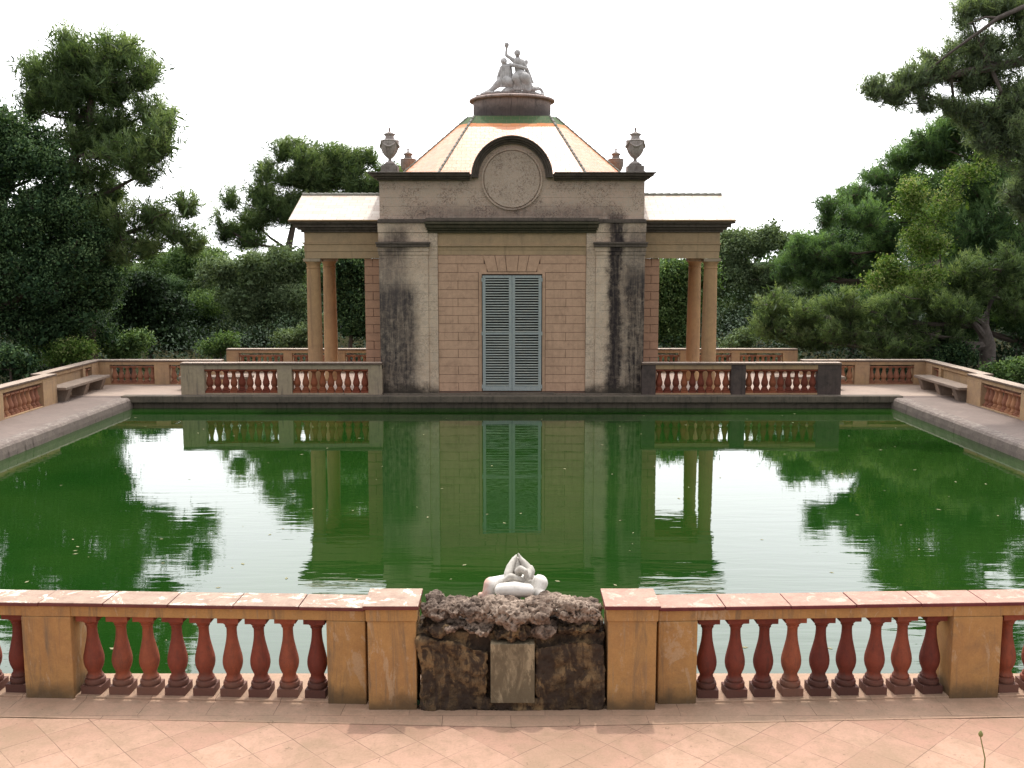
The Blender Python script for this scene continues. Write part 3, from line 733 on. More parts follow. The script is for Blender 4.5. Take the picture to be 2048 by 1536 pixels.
# ------------------------------------------------------------------ urns on the roof corners
def urn(label, loc, sc_, mat, garland=True):
    e = empty('urn', loc, 0, label, 'urn', 'stone urns on the pavilion roof'); k = sc_
    mb = MB(); mb.box(-.23*k, .23*k, -.23*k, .23*k, -.02, .20*k); mb.box(-.26*k, .26*k, -.26*k, .26*k, -.02, .05*k); mb.box(-.17*k, .17*k, -.17*k, .17*k, .20*k, .26*k)
    mb.build('pedestal', M['urn_brown'], e, bevel=.012)
    pr = [(.13, .26), (.14, .28), (.11, .31), (.055, .34), (.045, .38), (.055, .41), (.10, .44), (.15, .50), (.20, .58), (.235, .68), (.255, .78), (.262, .84), (.255, .87), (.265, .88), (.265, .90), (.22, .915), (.15, .93), (.125, .96), (.12, 1.02)]
    def fl_(a, zz): return 1+(.045*math.cos(a*16) if .46*k < zz < .72*k else 0)
    mb = MB(); mb.lathe([(r*k, h_*k) for r, h_ in pr], 64, fn=fl_); b = mb.build('body', mat, e, smooth=True)
    pr = [(.12, 1.02), (.15, 1.05), (.165, 1.07), (.165, 1.085), (.10, 1.10), (.06, 1.13), (.03, 1.15), (.022, 1.17), (.03, 1.19), (.036, 1.21), (.028, 1.235), (.008, 1.26)]
    mb = MB(); mb.lathe([(r*k, h_*k) for r, h_ in pr], 24); mb.build('lid', mat, e, smooth=True)
    if garland:
        mb = MB()
        for q in range(4):
            a0_ = q*PI/2+PI/4; pts = []
            for i in range(9):
                f = i/8; a = a0_+f*PI/2; dz = -.13*math.sin(PI*f); zz = (.85+dz)
                rr = .27 if zz > .75 else .27-(.75-zz)*.5
                pts.append((rr*k*math.cos(a), rr*k*math.sin(a), zz*k))
            mb.tube(pts, [.014*k+.018*k*math.sin(PI*i/8) for i in range(9)], 6)
            mb.sphere((.27*k*math.cos(a0_), .27*k*math.sin(a0_), .86*k), .04*k, 10, 6)
        g_ = mb.build('garland', mat, None, smooth=True); g_.parent = b
zu = z(345.5)
urn('tall garlanded stone urn on the front left roof corner', (X(783, 28.45), 28.45, zu), 1.0, M['urn'])
urn('tall garlanded stone urn on the front right roof corner', (X(1265, 28.45), 28.45, zu), 1.0, M['urn'])
urn('brown lidded urn on the rear left roof corner, half hidden by the roof slope', (-3.42, 33.6, zu-.02), 1.0, M['urn_brown'], False)
urn('brown lidded urn on the rear right roof corner, half hidden by the roof slope', (3.42, 33.6, zu-.02), 1.0, M['urn_brown'], False)

# ------------------------------------------------------------------ sculpture on the drum
gs = empty('statue_group', (0, CY-.35, zdt+.05), 0, 'weathered grey marble group of two draped figures on the roof, one raising an arm', 'statue')
ginv = Matrix.Translation((0, -(CY-.35), -(zdt+.05)))
yS = CY-.35; U = (yS+.4)/2000/10.78
def q(x, y, dy=0): p_ = P(930+x/10.78, 70+y/10.78, yS); p_.y += dy; p_.z += .0; return p_
def chain(mb, pts):
    ps = [(q(*a[:2], a[3] if len(a) > 3 else 0), a[2]*U*1.2) for a in pts]
    for i in range(len(ps)-1): mb.capsule(ps[i][0], ps[i+1][0], ps[i][1], ps[i+1][1])
def drape(mb, x0, y0, x1, y1, r, n, dy, wob=18):
    for i in range(n):
        f = i/(n-1); xa = x0[0]+(x0[1]-x0[0])*f; xb_ = x1[0]+(x1[1]-x1[0])*f
        chain(mb, [(xa, y0, r, dy), ((xa+xb_)/2+random.uniform(-wob, wob), (y0+y1)/2, r*1.15, dy-.02), (xb_, y1, r*1.2, dy)])
mb = MB()   # standing / seated figure with the raised arm
mb.sphere(q(1118, 400, -.05), .105, 16, 12, (.88, .95, 1.08)); mb.sphere(q(1118, 385, .0), .11, 16, 12, (.98, 1, .95)); mb.sphere(q(1118, 425, -.155), .02)   # head, hair, nose
chain(mb, [(1125, 480, 38), (1135, 560, 42)])
chain(mb, [(1060, 560, 45), (1130, 580, 75, -.03), (1215, 570, 45)])
chain(mb, [(1135, 600, 85, -.03), (1150, 700, 78), (1170, 800, 82), (1185, 880, 105)])
chain(mb, [(1040, 550, 42), (960, 490, 33), (880, 440, 28), (878, 370, 24), (886, 290, 20), (888, 210, 44)])
for k in range(5): chain(mb, [(872+k*8, 190, 7, -.03), (868+k*9, 165, 6, -.03)])
chain(mb, [(1225, 580, 42), (1300, 690, 32), (1350, 800, 32), (1395, 900, 30), (1425, 980, 24), (1455, 1030, 20)])
chain(mb, [(1300, 600, 40, .05), (1310, 570, 36, .05)])
chain(mb, [(1200, 880, 95, -.1), (1290, 950, 85, -.22), (1350, 1060, 60, -.12), (1430, 1170, 42, -.1), (1530, 1195, 32, -.25)])
chain(mb, [(1120, 900, 85, -.05), (1080, 960, 70, -.25), (1150, 1090, 52, -.15), (1290, 1190, 38, -.1), (1380, 1215, 30, -.2)])
drape(mb, (1070, 1290), 860, (1060, 1400), 1180, 24, 8, -.16)
fig1 = fuse(mb, 'figure', M['marble_old'], .016, gs, 2); fig1.matrix_parent_inverse = ginv
mb = MB()   # leaning draped figure
mb.sphere(q(830, 580, -.06), .10, 16, 12, (.9, .95, 1.1)); mb.sphere(q(826, 560, .0), .105, 16, 12, (1, 1, 1)); mb.sphere(q(850, 600, -.16), .02)
chain(mb, [(845, 640, 45), (850, 690, 68), (855, 780, 84), (850, 880, 86), (860, 980, 110)])
chain(mb, [(910, 690, 45), (960, 650, 36, -.05), (1060, 675, 33, -.14), (1170, 705, 32, -.16), (1290, 740, 28, -.14), (1330, 745, 22, -.14)])
chain(mb, [(790, 710, 42), (745, 800, 34), (715, 880, 30), (705, 930, 30), (760, 960, 24, -.1)])
chain(mb, [(840, 990, 95), (740, 1030, 75, -.05), (640, 1110, 55), (560, 1190, 42), (440, 1235, 30), (350, 1270, 22)])
chain(mb, [(880, 1000, 90, -.1), (950, 1040, 70, -.2), (960, 1100, 60, -.1)])
drape(mb, (790, 930), 690, (770, 990), 1110, 22, 8, -.12)
chain(mb, [(960, 700, 34), (990, 900, 36), (1000, 1090, 40)])
fig2 = fuse(mb, 'figure', M['marble_old'], .016, gs, 2); fig2.matrix_parent_inverse = ginv
mb = MB()   # rocky base, dog-like creature at the right
for i in range(14):
    f = i/13; mb.sphere(q(280+f*1340, 1300-70*math.sin(PI*f)**.6, random.uniform(-.1, .1)), random.uniform(.055, .085), 12, 8, (1.5, 2.2, .8))
mb.sphere(q(940, 1190, 0), .2, 16, 10, (1., 1.1, .48)); mb.sphere(q(900, 1200, 0), .17, 16, 10, (1, 1, .5)); mb.sphere(q(1120, 1230, 0), .12)
chain(mb, [(1450, 1160, 42, -.1), (1540, 1150, 36, -.05), (1620, 1170, 26), (1665, 1230, 22), (1690, 1290, 22)])
chain(mb, [(1450, 1180, 36, -.1), (1480, 1260, 26, -.1)])
bs_ = fuse(mb, 'rocky_base', M['marble_old'], .02, gs, 2); bs_.matrix_parent_inverse = ginv

# ------------------------------------------------------------------ fountain: rock wall, tufa, plaque, marble nymph seen from behind
def rock_mat(name, c1, c2, c3, sc_, bump, dist=.03, holes=False, vs_=1., stain=None, seed_=0.):
    t = NT(name); p = t.pos
    n1 = t.noise(p, 2.2*sc_, 7, .7, .8); n2 = t.noise(p, 11*sc_, 6, .75, .4); n3 = t.noise(p, 50*sc_, 4, .75)
    n1 = t.noise(t.mapping(p, (1, 1, vs_)), 2.2*sc_, 7, .7, .8); b_ = t.cramp(n1, [(.42, c1), (.5, c2), (.59, c3)])
    b_ = t.mix(t.ramp(n2, .5, .7, 0, .75), b_, tuple(c*.3 for c in c1))
    b_ = t.mix(t.ramp(n3, .35, .75, .22, 0), b_, tuple(min(1, c*1.6) for c in c3))
    if stain: b_ = t.mix(t.math('MULTIPLY', t.ramp(t.noise(t.mapping(p, (1, 1, .45), (0, 0, 0), (seed_, 0, seed_)), 8.5, 6, .65, .6), .45, .55), .9), b_, stain); b_ = t.mix(t.math('MULTIPLY', t.ramp(t.noise(t.mapping(p, (1, 1, .22)), 15., 5, .65, .4), .5, .58), .6), b_, stain)
    h_ = t.math('ADD', n2, t.math('MULTIPLY', n3, .4))
    if holes:
        v = t.voro(p, 26); b_ = t.mix(t.ramp(v, .05, .3, .6, 0), b_, (.02, .012, .01)); h_ = t.math('ADD', h_, t.ramp(v, 0, .5))
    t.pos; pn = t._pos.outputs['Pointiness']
    b_ = t.mix(t.ramp(pn, .40, .50, .9, 0), b_, (.018, .011, .008)); b_ = t.mix(t.ramp(pn, .53, .62, 0, .5), b_, tuple(min(1, c*1.5) for c in c3))  # painted into the colour by Pointiness: dark crevices, highlights on raised tips
    t.pbr(b_, .9, t.bump(h_, bump, dist), .2); return t.m
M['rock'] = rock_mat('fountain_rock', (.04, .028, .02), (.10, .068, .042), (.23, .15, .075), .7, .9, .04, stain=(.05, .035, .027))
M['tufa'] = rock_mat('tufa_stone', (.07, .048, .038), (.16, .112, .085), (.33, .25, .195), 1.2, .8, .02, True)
M['plaque'] = rock_mat('old_plaque', (.12, .09, .055), (.20, .16, .10), (.34, .275, .18), 3.2, .5, vs_=.35, stain=(.06, .045, .028), seed_=3.3)
from mathutils import noise as mnoise
def rocky(me, amp, fr, seed=0, ridge=0):
    me.update(); vs = me.vertices; N = len(vs)
    no = [v.normal.copy() for v in vs]
    for i in range(N):
        c = vs[i].co; d_ = mnoise.fractal(c*fr+Vector((seed, 0, 0)), .8, 2.1, 5)*amp
        r_ = abs(mnoise.noise(c*fr*2.3+Vector((seed+9, 3, 1))))
        d_ -= amp*.9*max(0, .28-r_)*2
        if ridge: d_ += ridge*(mnoise.ridged_multi_fractal(c*fr*1.3+Vector((seed*3, 1, 0)), 1., 2.1, 4, 1., 2.)-1.)
        vs[i].co = c+no[i]*d_
rw = empty('rock_fountain', (0, 8.6, 0), 0, 'dark rock wall with craggy tufa crest between the two end piers', 'fountain')
rinv = Matrix.Translation((0, -8.6, 0))
xw = fx(1206)+.03
mb = MB()
def gridbox(x0, x1, y0, y1, z0, z1, n=26):
    mb_ = MB(); mb_.box(x0, x1, y0, y1, z0, z1); return mb_
# the lower wall: big fitted boulders as one mesh
polys = [[(-.20, -.02), (.20, -.02), (.20, .05), (-.20, .06)], [(-xw+.01, -.02), (-.30, -.02), (-.21, .14), (-.20, .52), (-.50, .62), (-xw+.01, .66)],
         [(-.30, -.02), (.30, -.02), (.22, .1), (-.21, .13)],
         [(.30, -.02), (xw-.01, -.02), (xw-.01, .33), (.55, .37), (.2, .33), (.215, .12)],
         [(.2, .345), (.55, .385), (xw-.01, .345), (xw-.01, .60), (.55, .63), (.2, .57)]]
for pl in polys:
    c = Vector((sum(a for a, b in pl)/len(pl), sum(b for a, b in pl)/len(pl))); pl = [((a-c.x)*.975+c.x, (b-c.y)*.975+c.y) for a, b in pl]
    mb.prism(pl, 8.21, 8.9)
mb.box(-xw+.01, xw-.01, 8.28, 8.86, -.02, .68)
def d1(me): rocky(me, .035, 2.2, 2); rocky(me, .012, 9, 5)
o = fuse(mb, 'boulder_wall', M['rock'], .014, rw, 3, d1); o.matrix_parent_inverse = rinv
random.seed(21)
_pos = M['rock']
def tufa_blob(cx, cz, cy, rx, rz, ry, seed, mat=None):
    mb = MB(); mb.sphere((cx, cy, cz), 1, 30, 20, (rx, ry, rz))
    for k in range(4): mb.sphere((cx+random.uniform(-.6, .6)*rx, cy+random.uniform(-.5, .1)*ry, cz+random.uniform(-.5, .5)*rz), min(rx, rz)*random.uniform(.35, .6), 14, 10)
    def dd(me): rocky(me, .055, 2.6, seed, .030); rocky(me, .014, 9, seed+4, .014); rocky(me, .005, 34, seed+2)
    o = fuse(mb, 'tufa_rock', mat or M['tufa'], .0095, rw, 1, dd); o.matrix_parent_inverse = rinv
k_ = .00431
def T(px, py, rx, ry, cy=8.45, s=0, mat=None, dep=.16):
    cy -= .09; pt = P(px, py, cy); tufa_blob(pt.x, pt.z, cy, rx*k_*1.08, ry*k_*1.12, dep, s, mat)
T(872, 1218, 26, 16, 8.46, 1); T(868, 1202, 14, 11, 8.55, 2); T(905, 1215, 28, 17, 8.5, 3); T(945, 1218, 26, 20, 8.46, 4); T(985, 1222, 34, 22, 8.44, 5)
T(1030, 1228, 40, 24, 8.40, 6); T(1072, 1222, 26, 22, 8.43, 7); T(1110, 1212, 28, 20, 8.48, 8); T(1145, 1222, 36, 24, 8.43, 9); T(1186, 1222, 26, 22, 8.46, 10)
T(905, 1248, 30, 12, 8.44, 11); T(960, 1252, 34, 14, 8.42, 12); T(1020, 1262, 46, 18, 8.42, 13, M['rock']); T(1085, 1254, 30, 16, 8.44, 14); T(1150, 1250, 46, 12, 8.45, 15, M['rock'])
T(1000, 1204, 40, 12, 8.68, 16); T(1080, 1202, 40, 12, 8.7, 17); T(930, 1204, 40, 12, 8.66, 18); T(1160, 1206, 40, 12, 8.66, 19); T(870, 1250, 24, 12, 8.46, 20, M['rock'])
mb = MB(); pa, pb = P(980, 1288, 8.19), P(1068, 1406, 8.19); mb.box(pa.x, pb.x, 8.185, 8.36, pb.z+.0, pa.z)
o = mb.build('plaque', M['plaque'], None, .006); o.parent = rw; o.matrix_parent_inverse = rinv
# fern in the joint at the left pier
t = NT('fern_leaf'); t.pbr((.02, .06, .03), .6); M['fern'] = t.m
fe = MB(); 
for i in range(26):
    a = random.uniform(0, 2*PI); L_ = random.uniform(.05, .12); b0 = Vector((-xw+.03+random.uniform(-.02, .03), 8.27, .02)); d_ = Vector((math.cos(a)*.7, -abs(math.sin(a))*.6, random.uniform(.3, 1))).normalized()
    sd = d_.cross(Vector((0, 1, 0))).normalized()*.012
    fe.add([b0-sd*.3, b0+d_*L_*.5-sd, b0+d_*L_, b0+d_*L_*.5+sd], [(0, 1, 2, 3)])
o = fe.build('fern', M['fern']); tag(o, 'small dark fern rooted in the joint beside the left end pier', 'fern')
# nymph
t = NT('white_marble'); p = t.pos; n1 = t.noise(p, 7, 6, .7, .5); n2 = t.noise(p, 30, 4, .7)
b_ = t.mix(t.ramp(n1, .45, .7, 0, .5), (.74, .70, .65), (.50, .45, .39))
xs_ = t.sep(p)[0]
pk = t.math('MULTIPLY', t.ramp(xs_, -.17, -.24), t.ramp(n1, .3, .55, .3, 1.))
b_ = t.mix(t.math('MULTIPLY', pk, .75), b_, (.62, .28, .18))
b_ = t.mix(t.ramp(n2, .55, .75, 0, .35), b_, (.3, .27, .22))
t.pbr(b_, .55, t.bump(n2, .12, .006), .4, Subsurface_Weight=.0); M['nymph'] = t.m
ny = empty('nymph_statue', (0, 8.8, .85), 0, 'white marble statue of a crouching nymph seen from behind, resting on the rock fountain', 'statue')
ninv = Matrix.Translation((0, -8.8, -.85)); U2 = 9.15/2000/4.518
def w(x, y, d): return P(840+x/4.518, 1090+y/4.518, d)
def ch2(mb, pts):
    ps = [(w(a, b, d), r*U2) for a, b, r, d in pts]
    for i in range(len(ps)-1): mb.capsule(ps[i][0], ps[i+1][0], ps[i][1], ps[i+1][1])
mb = MB()
ch2(mb, [(735, 410, 66, 8.72), (850, 402, 70, 8.70), (965, 410, 62, 8.72)])
ch2(mb, [(850, 450, 60, 8.76), (850, 500, 60, 8.8)])
ch2(mb, [(640, 360, 72, 8.86), (620, 420, 60, 8.84), (610, 500, 52, 8.82)])
ch2(mb, [(650, 350, 62, 8.88), (760, 325, 58, 8.98), (870, 320, 60, 9.0)])
ch2(mb, [(1075, 345, 78, 8.90), (1050, 420, 62, 8.84), (1095, 480, 58, 8.80)])
ch2(mb, [(1060, 350, 70, 8.92), (960, 325, 58, 8.98), (870, 320, 60, 9.0)])
ch2(mb, [(1060, 262, 6, 8.90), (1062, 300, 12, 8.90)])
ch2(mb, [(545, 455, 30, 8.85), (600, 470, 40, 8.85)])
body = fuse(mb, 'body', M['nymph'], .008, ny, 2); body.matrix_parent_inverse = ninv
t = NT('shaded_marble_drapery'); p = t.pos; n1 = t.noise(p, 9, 6, .7, .5)  # white marble made greyer: the shade on it is put into the colour
b_ = t.mix(t.ramp(n1, .35, .65), (.56, .52, .46), (.36, .33, .29)); t.pbr(b_, .6, t.bump(n1, .15, .01), .35); M['drapery'] = t.m; darken_creases('drapery', .41, .8); darken_creases('nymph', .41, .55)
mb = MB()
ch2(mb, [(790, 300, 34, 8.80), (792, 262, 40, 8.84), (812, 200, 38, 8.9), (845, 130, 24, 8.95), (866, 92, 9, 8.97)])
ch2(mb, [(965, 285, 36, 8.80), (985, 232, 42, 8.87), (945, 175, 34, 8.91), (905, 120, 18, 8.94), (884, 78, 8, 8.95)])
ch2(mb, [(880, 250, 46, 8.90), (878, 180, 36, 8.95), (876, 120, 14, 8.97)])
ch2(mb, [(875, 235, 26, 8.80), (905, 215, 30, 8.79), (945, 235, 26, 8.77), (968, 300, 22, 8.77)])
ch2(mb, [(765, 318, 24, 8.78), (820, 285, 30, 8.77), (868, 300, 26, 8.77), (930, 318, 22, 8.78)])
ch2(mb, [(1002, 200, 18, 8.88), (1016, 240, 20, 8.86), (1000, 290, 22, 8.83)])
dr = fuse(mb, 'drapery', M['drapery'], .006, ny, 1); dr.matrix_parent_inverse = ninv
# dry stalk growing at the foot of the picture
t = NT('stalk'); t.pbr((.20, .20, .07), .6); M['stalk'] = t.m
sx_ = P(1966, 1550, 7.05).x; st = empty('seed_stalk', (sx_, 7.05, 0), 0, 'thin green stalk with a round seed head at the lower right edge', 'plant')
bt = P(1960, 1474, 7.05)-Vector((sx_, 7.05, 0))
mb = MB(); mb.tube([(0, 0, 0), (.004, 0, bt.z*.5), (bt.x, 0, bt.z)], [.006, .005, .004], 6); mb.build('stem', M['stalk'], st)
mb = MB(); mb.lathe([(.004, 0), (.014, .008), (.018, .022), (.012, .038), (.003, .05)], 10, tuple(bt)); mb.build('seed_head', M['stalk'], st, smooth=True)

# ------------------------------------------------------------------ trees
def leaf_mat(name, dark, mid, light, trans=.3, rough=.55, spec=.3):
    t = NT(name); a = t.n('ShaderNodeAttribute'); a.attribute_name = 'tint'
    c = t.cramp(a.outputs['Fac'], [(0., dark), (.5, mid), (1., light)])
    an = t.n('ShaderNodeAttribute'); an.attribute_name = 'outn'
    vt = t.n('ShaderNodeVectorTransform'); vt.vector_type = 'NORMAL'; vt.convert_from = 'OBJECT'; vt.convert_to = 'WORLD'; t.t.links.new(an.outputs['Vector'], vt.inputs[0])
    gn = t.n('ShaderNodeNewGeometry'); mv = t.n('ShaderNodeMix', data_type='VECTOR'); mv.inputs[0].default_value = .5
    t.t.links.new(gn.outputs['Normal'], mv.inputs[4]); t.t.links.new(vt.outputs[0], mv.inputs[5])
    nn = t.n('ShaderNodeVectorMath', operation='NORMALIZE'); t.t.links.new(mv.outputs[1], nn.inputs[0])
    b = t.n('ShaderNodeBsdfPrincipled'); t.t.links.new(nn.outputs[0], b.inputs['Normal']); t.put(b.inputs['Base Color'], c); b.inputs['Roughness'].default_value = rough; b.inputs['Specular IOR Level'].default_value = spec
    tr = t.n('ShaderNodeBsdfTranslucent'); t.put(tr.inputs[0], t.mix(1., c, (1.0, 1.0, .45), 'MULTIPLY'))
    mx = t.n('ShaderNodeMixShader'); mx.inputs[0].default_value = trans
    t.t.links.new(b.outputs[0], mx.inputs[1]); t.t.links.new(tr.outputs[0], mx.inputs[2]); t.t.links.new(mx.outputs[0], t.out.inputs[0]); return t.m
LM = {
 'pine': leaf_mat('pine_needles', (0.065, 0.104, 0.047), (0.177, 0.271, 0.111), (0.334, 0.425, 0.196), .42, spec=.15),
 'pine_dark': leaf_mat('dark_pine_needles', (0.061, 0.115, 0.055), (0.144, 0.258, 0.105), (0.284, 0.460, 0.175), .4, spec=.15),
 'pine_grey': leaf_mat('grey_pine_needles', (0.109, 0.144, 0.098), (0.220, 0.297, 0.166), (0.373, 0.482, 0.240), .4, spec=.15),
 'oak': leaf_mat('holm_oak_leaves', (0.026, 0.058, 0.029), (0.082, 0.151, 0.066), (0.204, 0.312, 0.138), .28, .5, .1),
 'under': leaf_mat('shade_dark_leaves', (.010, .022, .010), (.028, .055, .022), (.06, .10, .04), .15, .6, .1),  # near-black leaves: shade under the trees put into the colour
 'olive': leaf_mat('grey_green_leaves', (0.095, 0.143, 0.071), (0.222, 0.301, 0.159), (0.381, 0.476, 0.270), .3, .55, .1),
 'bright': leaf_mat('young_leaves', (0.081, 0.155, 0.040), (0.253, 0.391, 0.103), (0.500, 0.500, 0.253), .4, .5, .1),
 'green': leaf_mat('mid_green_leaves', (0.060, 0.114, 0.042), (0.168, 0.270, 0.102), (0.336, 0.456, 0.192), .35, .55, .1),
}
M['bark'] = stone('bark', (.13, .10, .085), (.08, .06, .05), (.03, .025, .02), .5, .5, 4, .8)
M['bark_pale'] = stone('pale_bark', (.15, .125, .11), (.09, .072, .065), (.05, .04, .035), .5, .5, 4, .8)
def np_mesh(name, V, nper, mat, tint, on=None):
    """V (N*nper,3): N polygons of nper vertices each"""
    N = len(V)//nper; me = bpy.data.meshes.new(name)
    me.vertices.add(len(V)); me.vertices.foreach_set('co', V.astype(np.float32).ravel())
    me.loops.add(len(V)); me.loops.foreach_set('vertex_index', np.arange(len(V), dtype=np.int32))
    me.polygons.add(N); me.polygons.foreach_set('loop_start', np.arange(0, len(V), nper, dtype=np.int32))
    me.polygons.foreach_set('loop_total', np.full(N, nper, dtype=np.int32))
    at = me.attributes.new('tint', 'FLOAT', 'POINT'); at.data.foreach_set('value', np.repeat(tint, nper).astype(np.float32))
    if on is None: on = np.tile([0, 0, 1.], (N, 1))
    av = me.attributes.new('outn', 'FLOAT_VECTOR', 'POINT'); av.data.foreach_set('vector', np.repeat(on, nper, 0).astype(np.float32).ravel())
    me.update(calc_edges=True); me.materials.append(mat); return me
def unit(a): return a/np.maximum(np.linalg.norm(a, axis=1, keepdims=True), 1e-9)
def needles(C, A, k, L, wd, spread, tint):
    n = len(C); c = np.repeat(C, k, 0); a = np.repeat(A, k, 0); tt = np.repeat(tint, k)+RNG.normal(0, .10, n*k)
    c = c+np.clip(RNG.normal(0, 1, (n*k, 3)), -1.5, 1.5)*L*.28
    d = unit(a+RNG.normal(0, spread, (n*k, 3))); ln = (L*RNG.uniform(.6, 1.2, n*k))[:, None]
    s = unit(np.cross(d, RNG.normal(0, 1, (n*k, 3))))*wd*.5
    V = np.stack([c-s, c+s, c+d*ln], 1).reshape(-1, 3); return V, np.clip(tt, 0, 1)
def leaves(C, R, k, L, wd, tint, up=.5):
    n = len(C); c = np.repeat(C, k, 0)+np.clip(RNG.normal(0, 1, (n*k, 3)), -1.7, 1.7)*R*np.array([1, 1, .7])
    tt = np.repeat(tint, k)+RNG.normal(0, .16, n*k)
    nr = unit(RNG.normal(0, 1, (n*k, 3))+np.array([0, 0, up])); d = unit(np.cross(nr, RNG.normal(0, 1, (n*k, 3)))); s = np.cross(nr, d)
    ln = (L*RNG.uniform(.6, 1.25, n*k))[:, None]; w_ = ln*wd
    V = np.stack([c-d*ln*.5, c+s*w_*.5, c+d*ln*.5, c-s*w_*.5], 1).reshape(-1, 3); return V, np.clip(tt, 0, 1)
LABELS = {}
def tree(name, label, kind, base, blobs, trunk, style='leaf', dens=1., leaf=.11, group=None, bark='bark', tr=.22, seed=0, lob=9, twig=1., flat=.7, cat='tree', shell=.35, limbs=None, fill=.5):
    """blobs: (centre, (rx,ry,rz)) in world space; trunk: world polyline"""
    global RNG; RNG = np.random.default_rng(seed+100); random.seed(seed+5)
    base = Vector(base); e = empty(name, base, 0, label, cat, group)
    inv = -base; mb = MB()
    tp = [Vector(p_)-base for p_ in trunk]
    mb.tube(tp, [tr*(1-.75*i/(len(tp)-1)) for i in range(len(tp))], 10)
    Cs, As, Ts, Is, Ns = [], [], [], [], []
    if limbs:
        for pl_, r0_, r1_ in limbs: mb.tube([Vector(p_)-base for p_ in pl_], [r0_+(r1_-r0_)*i/(len(pl_)-1) for i in range(len(pl_))], 8)
    for (bc, br) in blobs:
        bc = Vector(bc)-base; nl = max(4, int(lob*RNG.uniform(.8, 1.2)))
        # limb from the nearest trunk point a little lower than the blob
        j = min(range(len(tp)), key=lambda i_: (tp[i_]-bc).length+max(0, tp[i_].z-bc.z)*2)
        st_ = tp[j]; md = st_.lerp(bc, .5)+Vector((RNG.normal()*.2, RNG.normal()*.2, -.12*(bc-st_).length*.5))
        r0 = tr*(1-.75*j/(len(tp)-1))*.55
        mb.tube([st_, md, bc], [r0, r0*.65, r0*.35], 6)
        br = np.array(br); vol = br[0]*br[1]*br[2]
        for q_ in range(nl):
            d = RNG.normal(0, 1, 3); d /= np.linalg.norm(d); d[2] = d[2]*.9+.1
            lc = np.array(bc)+d*br*RNG.uniform(.4, .82); lr = br*RNG.uniform(.34, .56)
            lim = [bc, bc.lerp(Vector(lc), .5)+Vector(RNG.normal(0, .06, 3)*br.mean()), Vector(lc)]
            mb.tube(lim, [r0*.32+.01, r0*.2+.008, .01], 4)
            nb = max(5, int(dens*46*(lr[0]*lr[2])**.75/ (1. if style == 'leaf' else .8)))
            dd = unit(RNG.normal(0, 1, (nb, 3))); rr = RNG.uniform(shell, 1, (nb, 1))
            pts = lc+dd*lr*rr
            lt = RNG.uniform(.22, .72)
            if twig:
                for k in range(0, nb, 1 if style == 'pine' else 3):
                    mb.tube([Vector(lc), Vector(lc*.45+pts[k]*.55)+Vector(RNG.normal(0, .05, 3)), Vector(pts[k])], [.012, .009, .005], 3)
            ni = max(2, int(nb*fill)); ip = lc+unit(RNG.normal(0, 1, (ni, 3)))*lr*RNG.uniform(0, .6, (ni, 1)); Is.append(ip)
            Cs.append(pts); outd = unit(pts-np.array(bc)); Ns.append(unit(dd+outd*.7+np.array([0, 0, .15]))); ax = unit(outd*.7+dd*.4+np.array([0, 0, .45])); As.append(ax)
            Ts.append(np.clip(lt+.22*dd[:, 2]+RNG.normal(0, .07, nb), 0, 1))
    NN = np.concatenate(Ns); C = np.concatenate(Cs); A = np.concatenate(As); T_ = np.concatenate(Ts)
    if style == 'pine':
        # shoots: needles all along the last stretch of each twig, brushed forward
        A = unit(A+np.array([0, 0, .55])+RNG.normal(0, .25, A.shape)); m_ = 5
        off = [leaf*(.75-.62*i) for i in range(m_)]
        C2 = np.concatenate([C+A*o_+RNG.normal(0, leaf*.10, C.shape) for o_ in off]); A2 = np.concatenate([A]*m_); T2 = np.concatenate([T_+.14-.075*i for i in range(m_)])
        V, tt = needles(C2, A2, 9, leaf*.8, leaf*.095, .5, T2)
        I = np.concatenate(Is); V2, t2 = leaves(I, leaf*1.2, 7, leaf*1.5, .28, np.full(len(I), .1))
        V2 = V2.reshape(-1, 4, 3)[:, [0, 1, 2]].reshape(-1, 3)
        me = np_mesh('crown', np.concatenate([V, V2]), 3, LM[kind], np.concatenate([tt, t2]), np.concatenate([np.repeat(np.concatenate([NN]*m_), 9, 0), RNG.normal(0, .5, (len(t2), 3))]))
    else:
        V, tt = leaves(C, leaf*2.1, 34, leaf*.82, .5, T_)
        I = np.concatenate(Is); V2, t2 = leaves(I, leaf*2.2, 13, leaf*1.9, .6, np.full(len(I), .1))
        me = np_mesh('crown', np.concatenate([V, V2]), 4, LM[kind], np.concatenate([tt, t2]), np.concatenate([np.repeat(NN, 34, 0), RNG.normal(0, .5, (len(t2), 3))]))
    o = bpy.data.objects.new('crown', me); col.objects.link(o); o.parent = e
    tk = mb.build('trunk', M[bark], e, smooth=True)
    return e
def bl(x, y, d, rx, ry, dep=None):
    k = (d+.4)/2000; c = P(x, y, d); return (c, (rx*k, (dep if dep else (rx+ry)/2*k*.9), ry*k))
def trunkp(pts, gz=-.6):
    r_ = [P(x, y, d) for x, y, d in pts]; b = r_[0].copy(); b.z = gz; return b, [b]+r_
def clone(e, loc, rz, sc_, label, group=None):
    c = e.copy(); col.objects.link(c); c.location = loc; c.rotation_euler = (0, 0, rz); c.scale = (sc_,)*3 if not hasattr(sc_, '__len__') else sc_; c['label'] = label
    if group: c['group'] = group
    for ch_ in e.children:
        k = ch_.copy(); col.objects.link(k); k.parent = c
    return c
GR = 'trees around the pool garden'
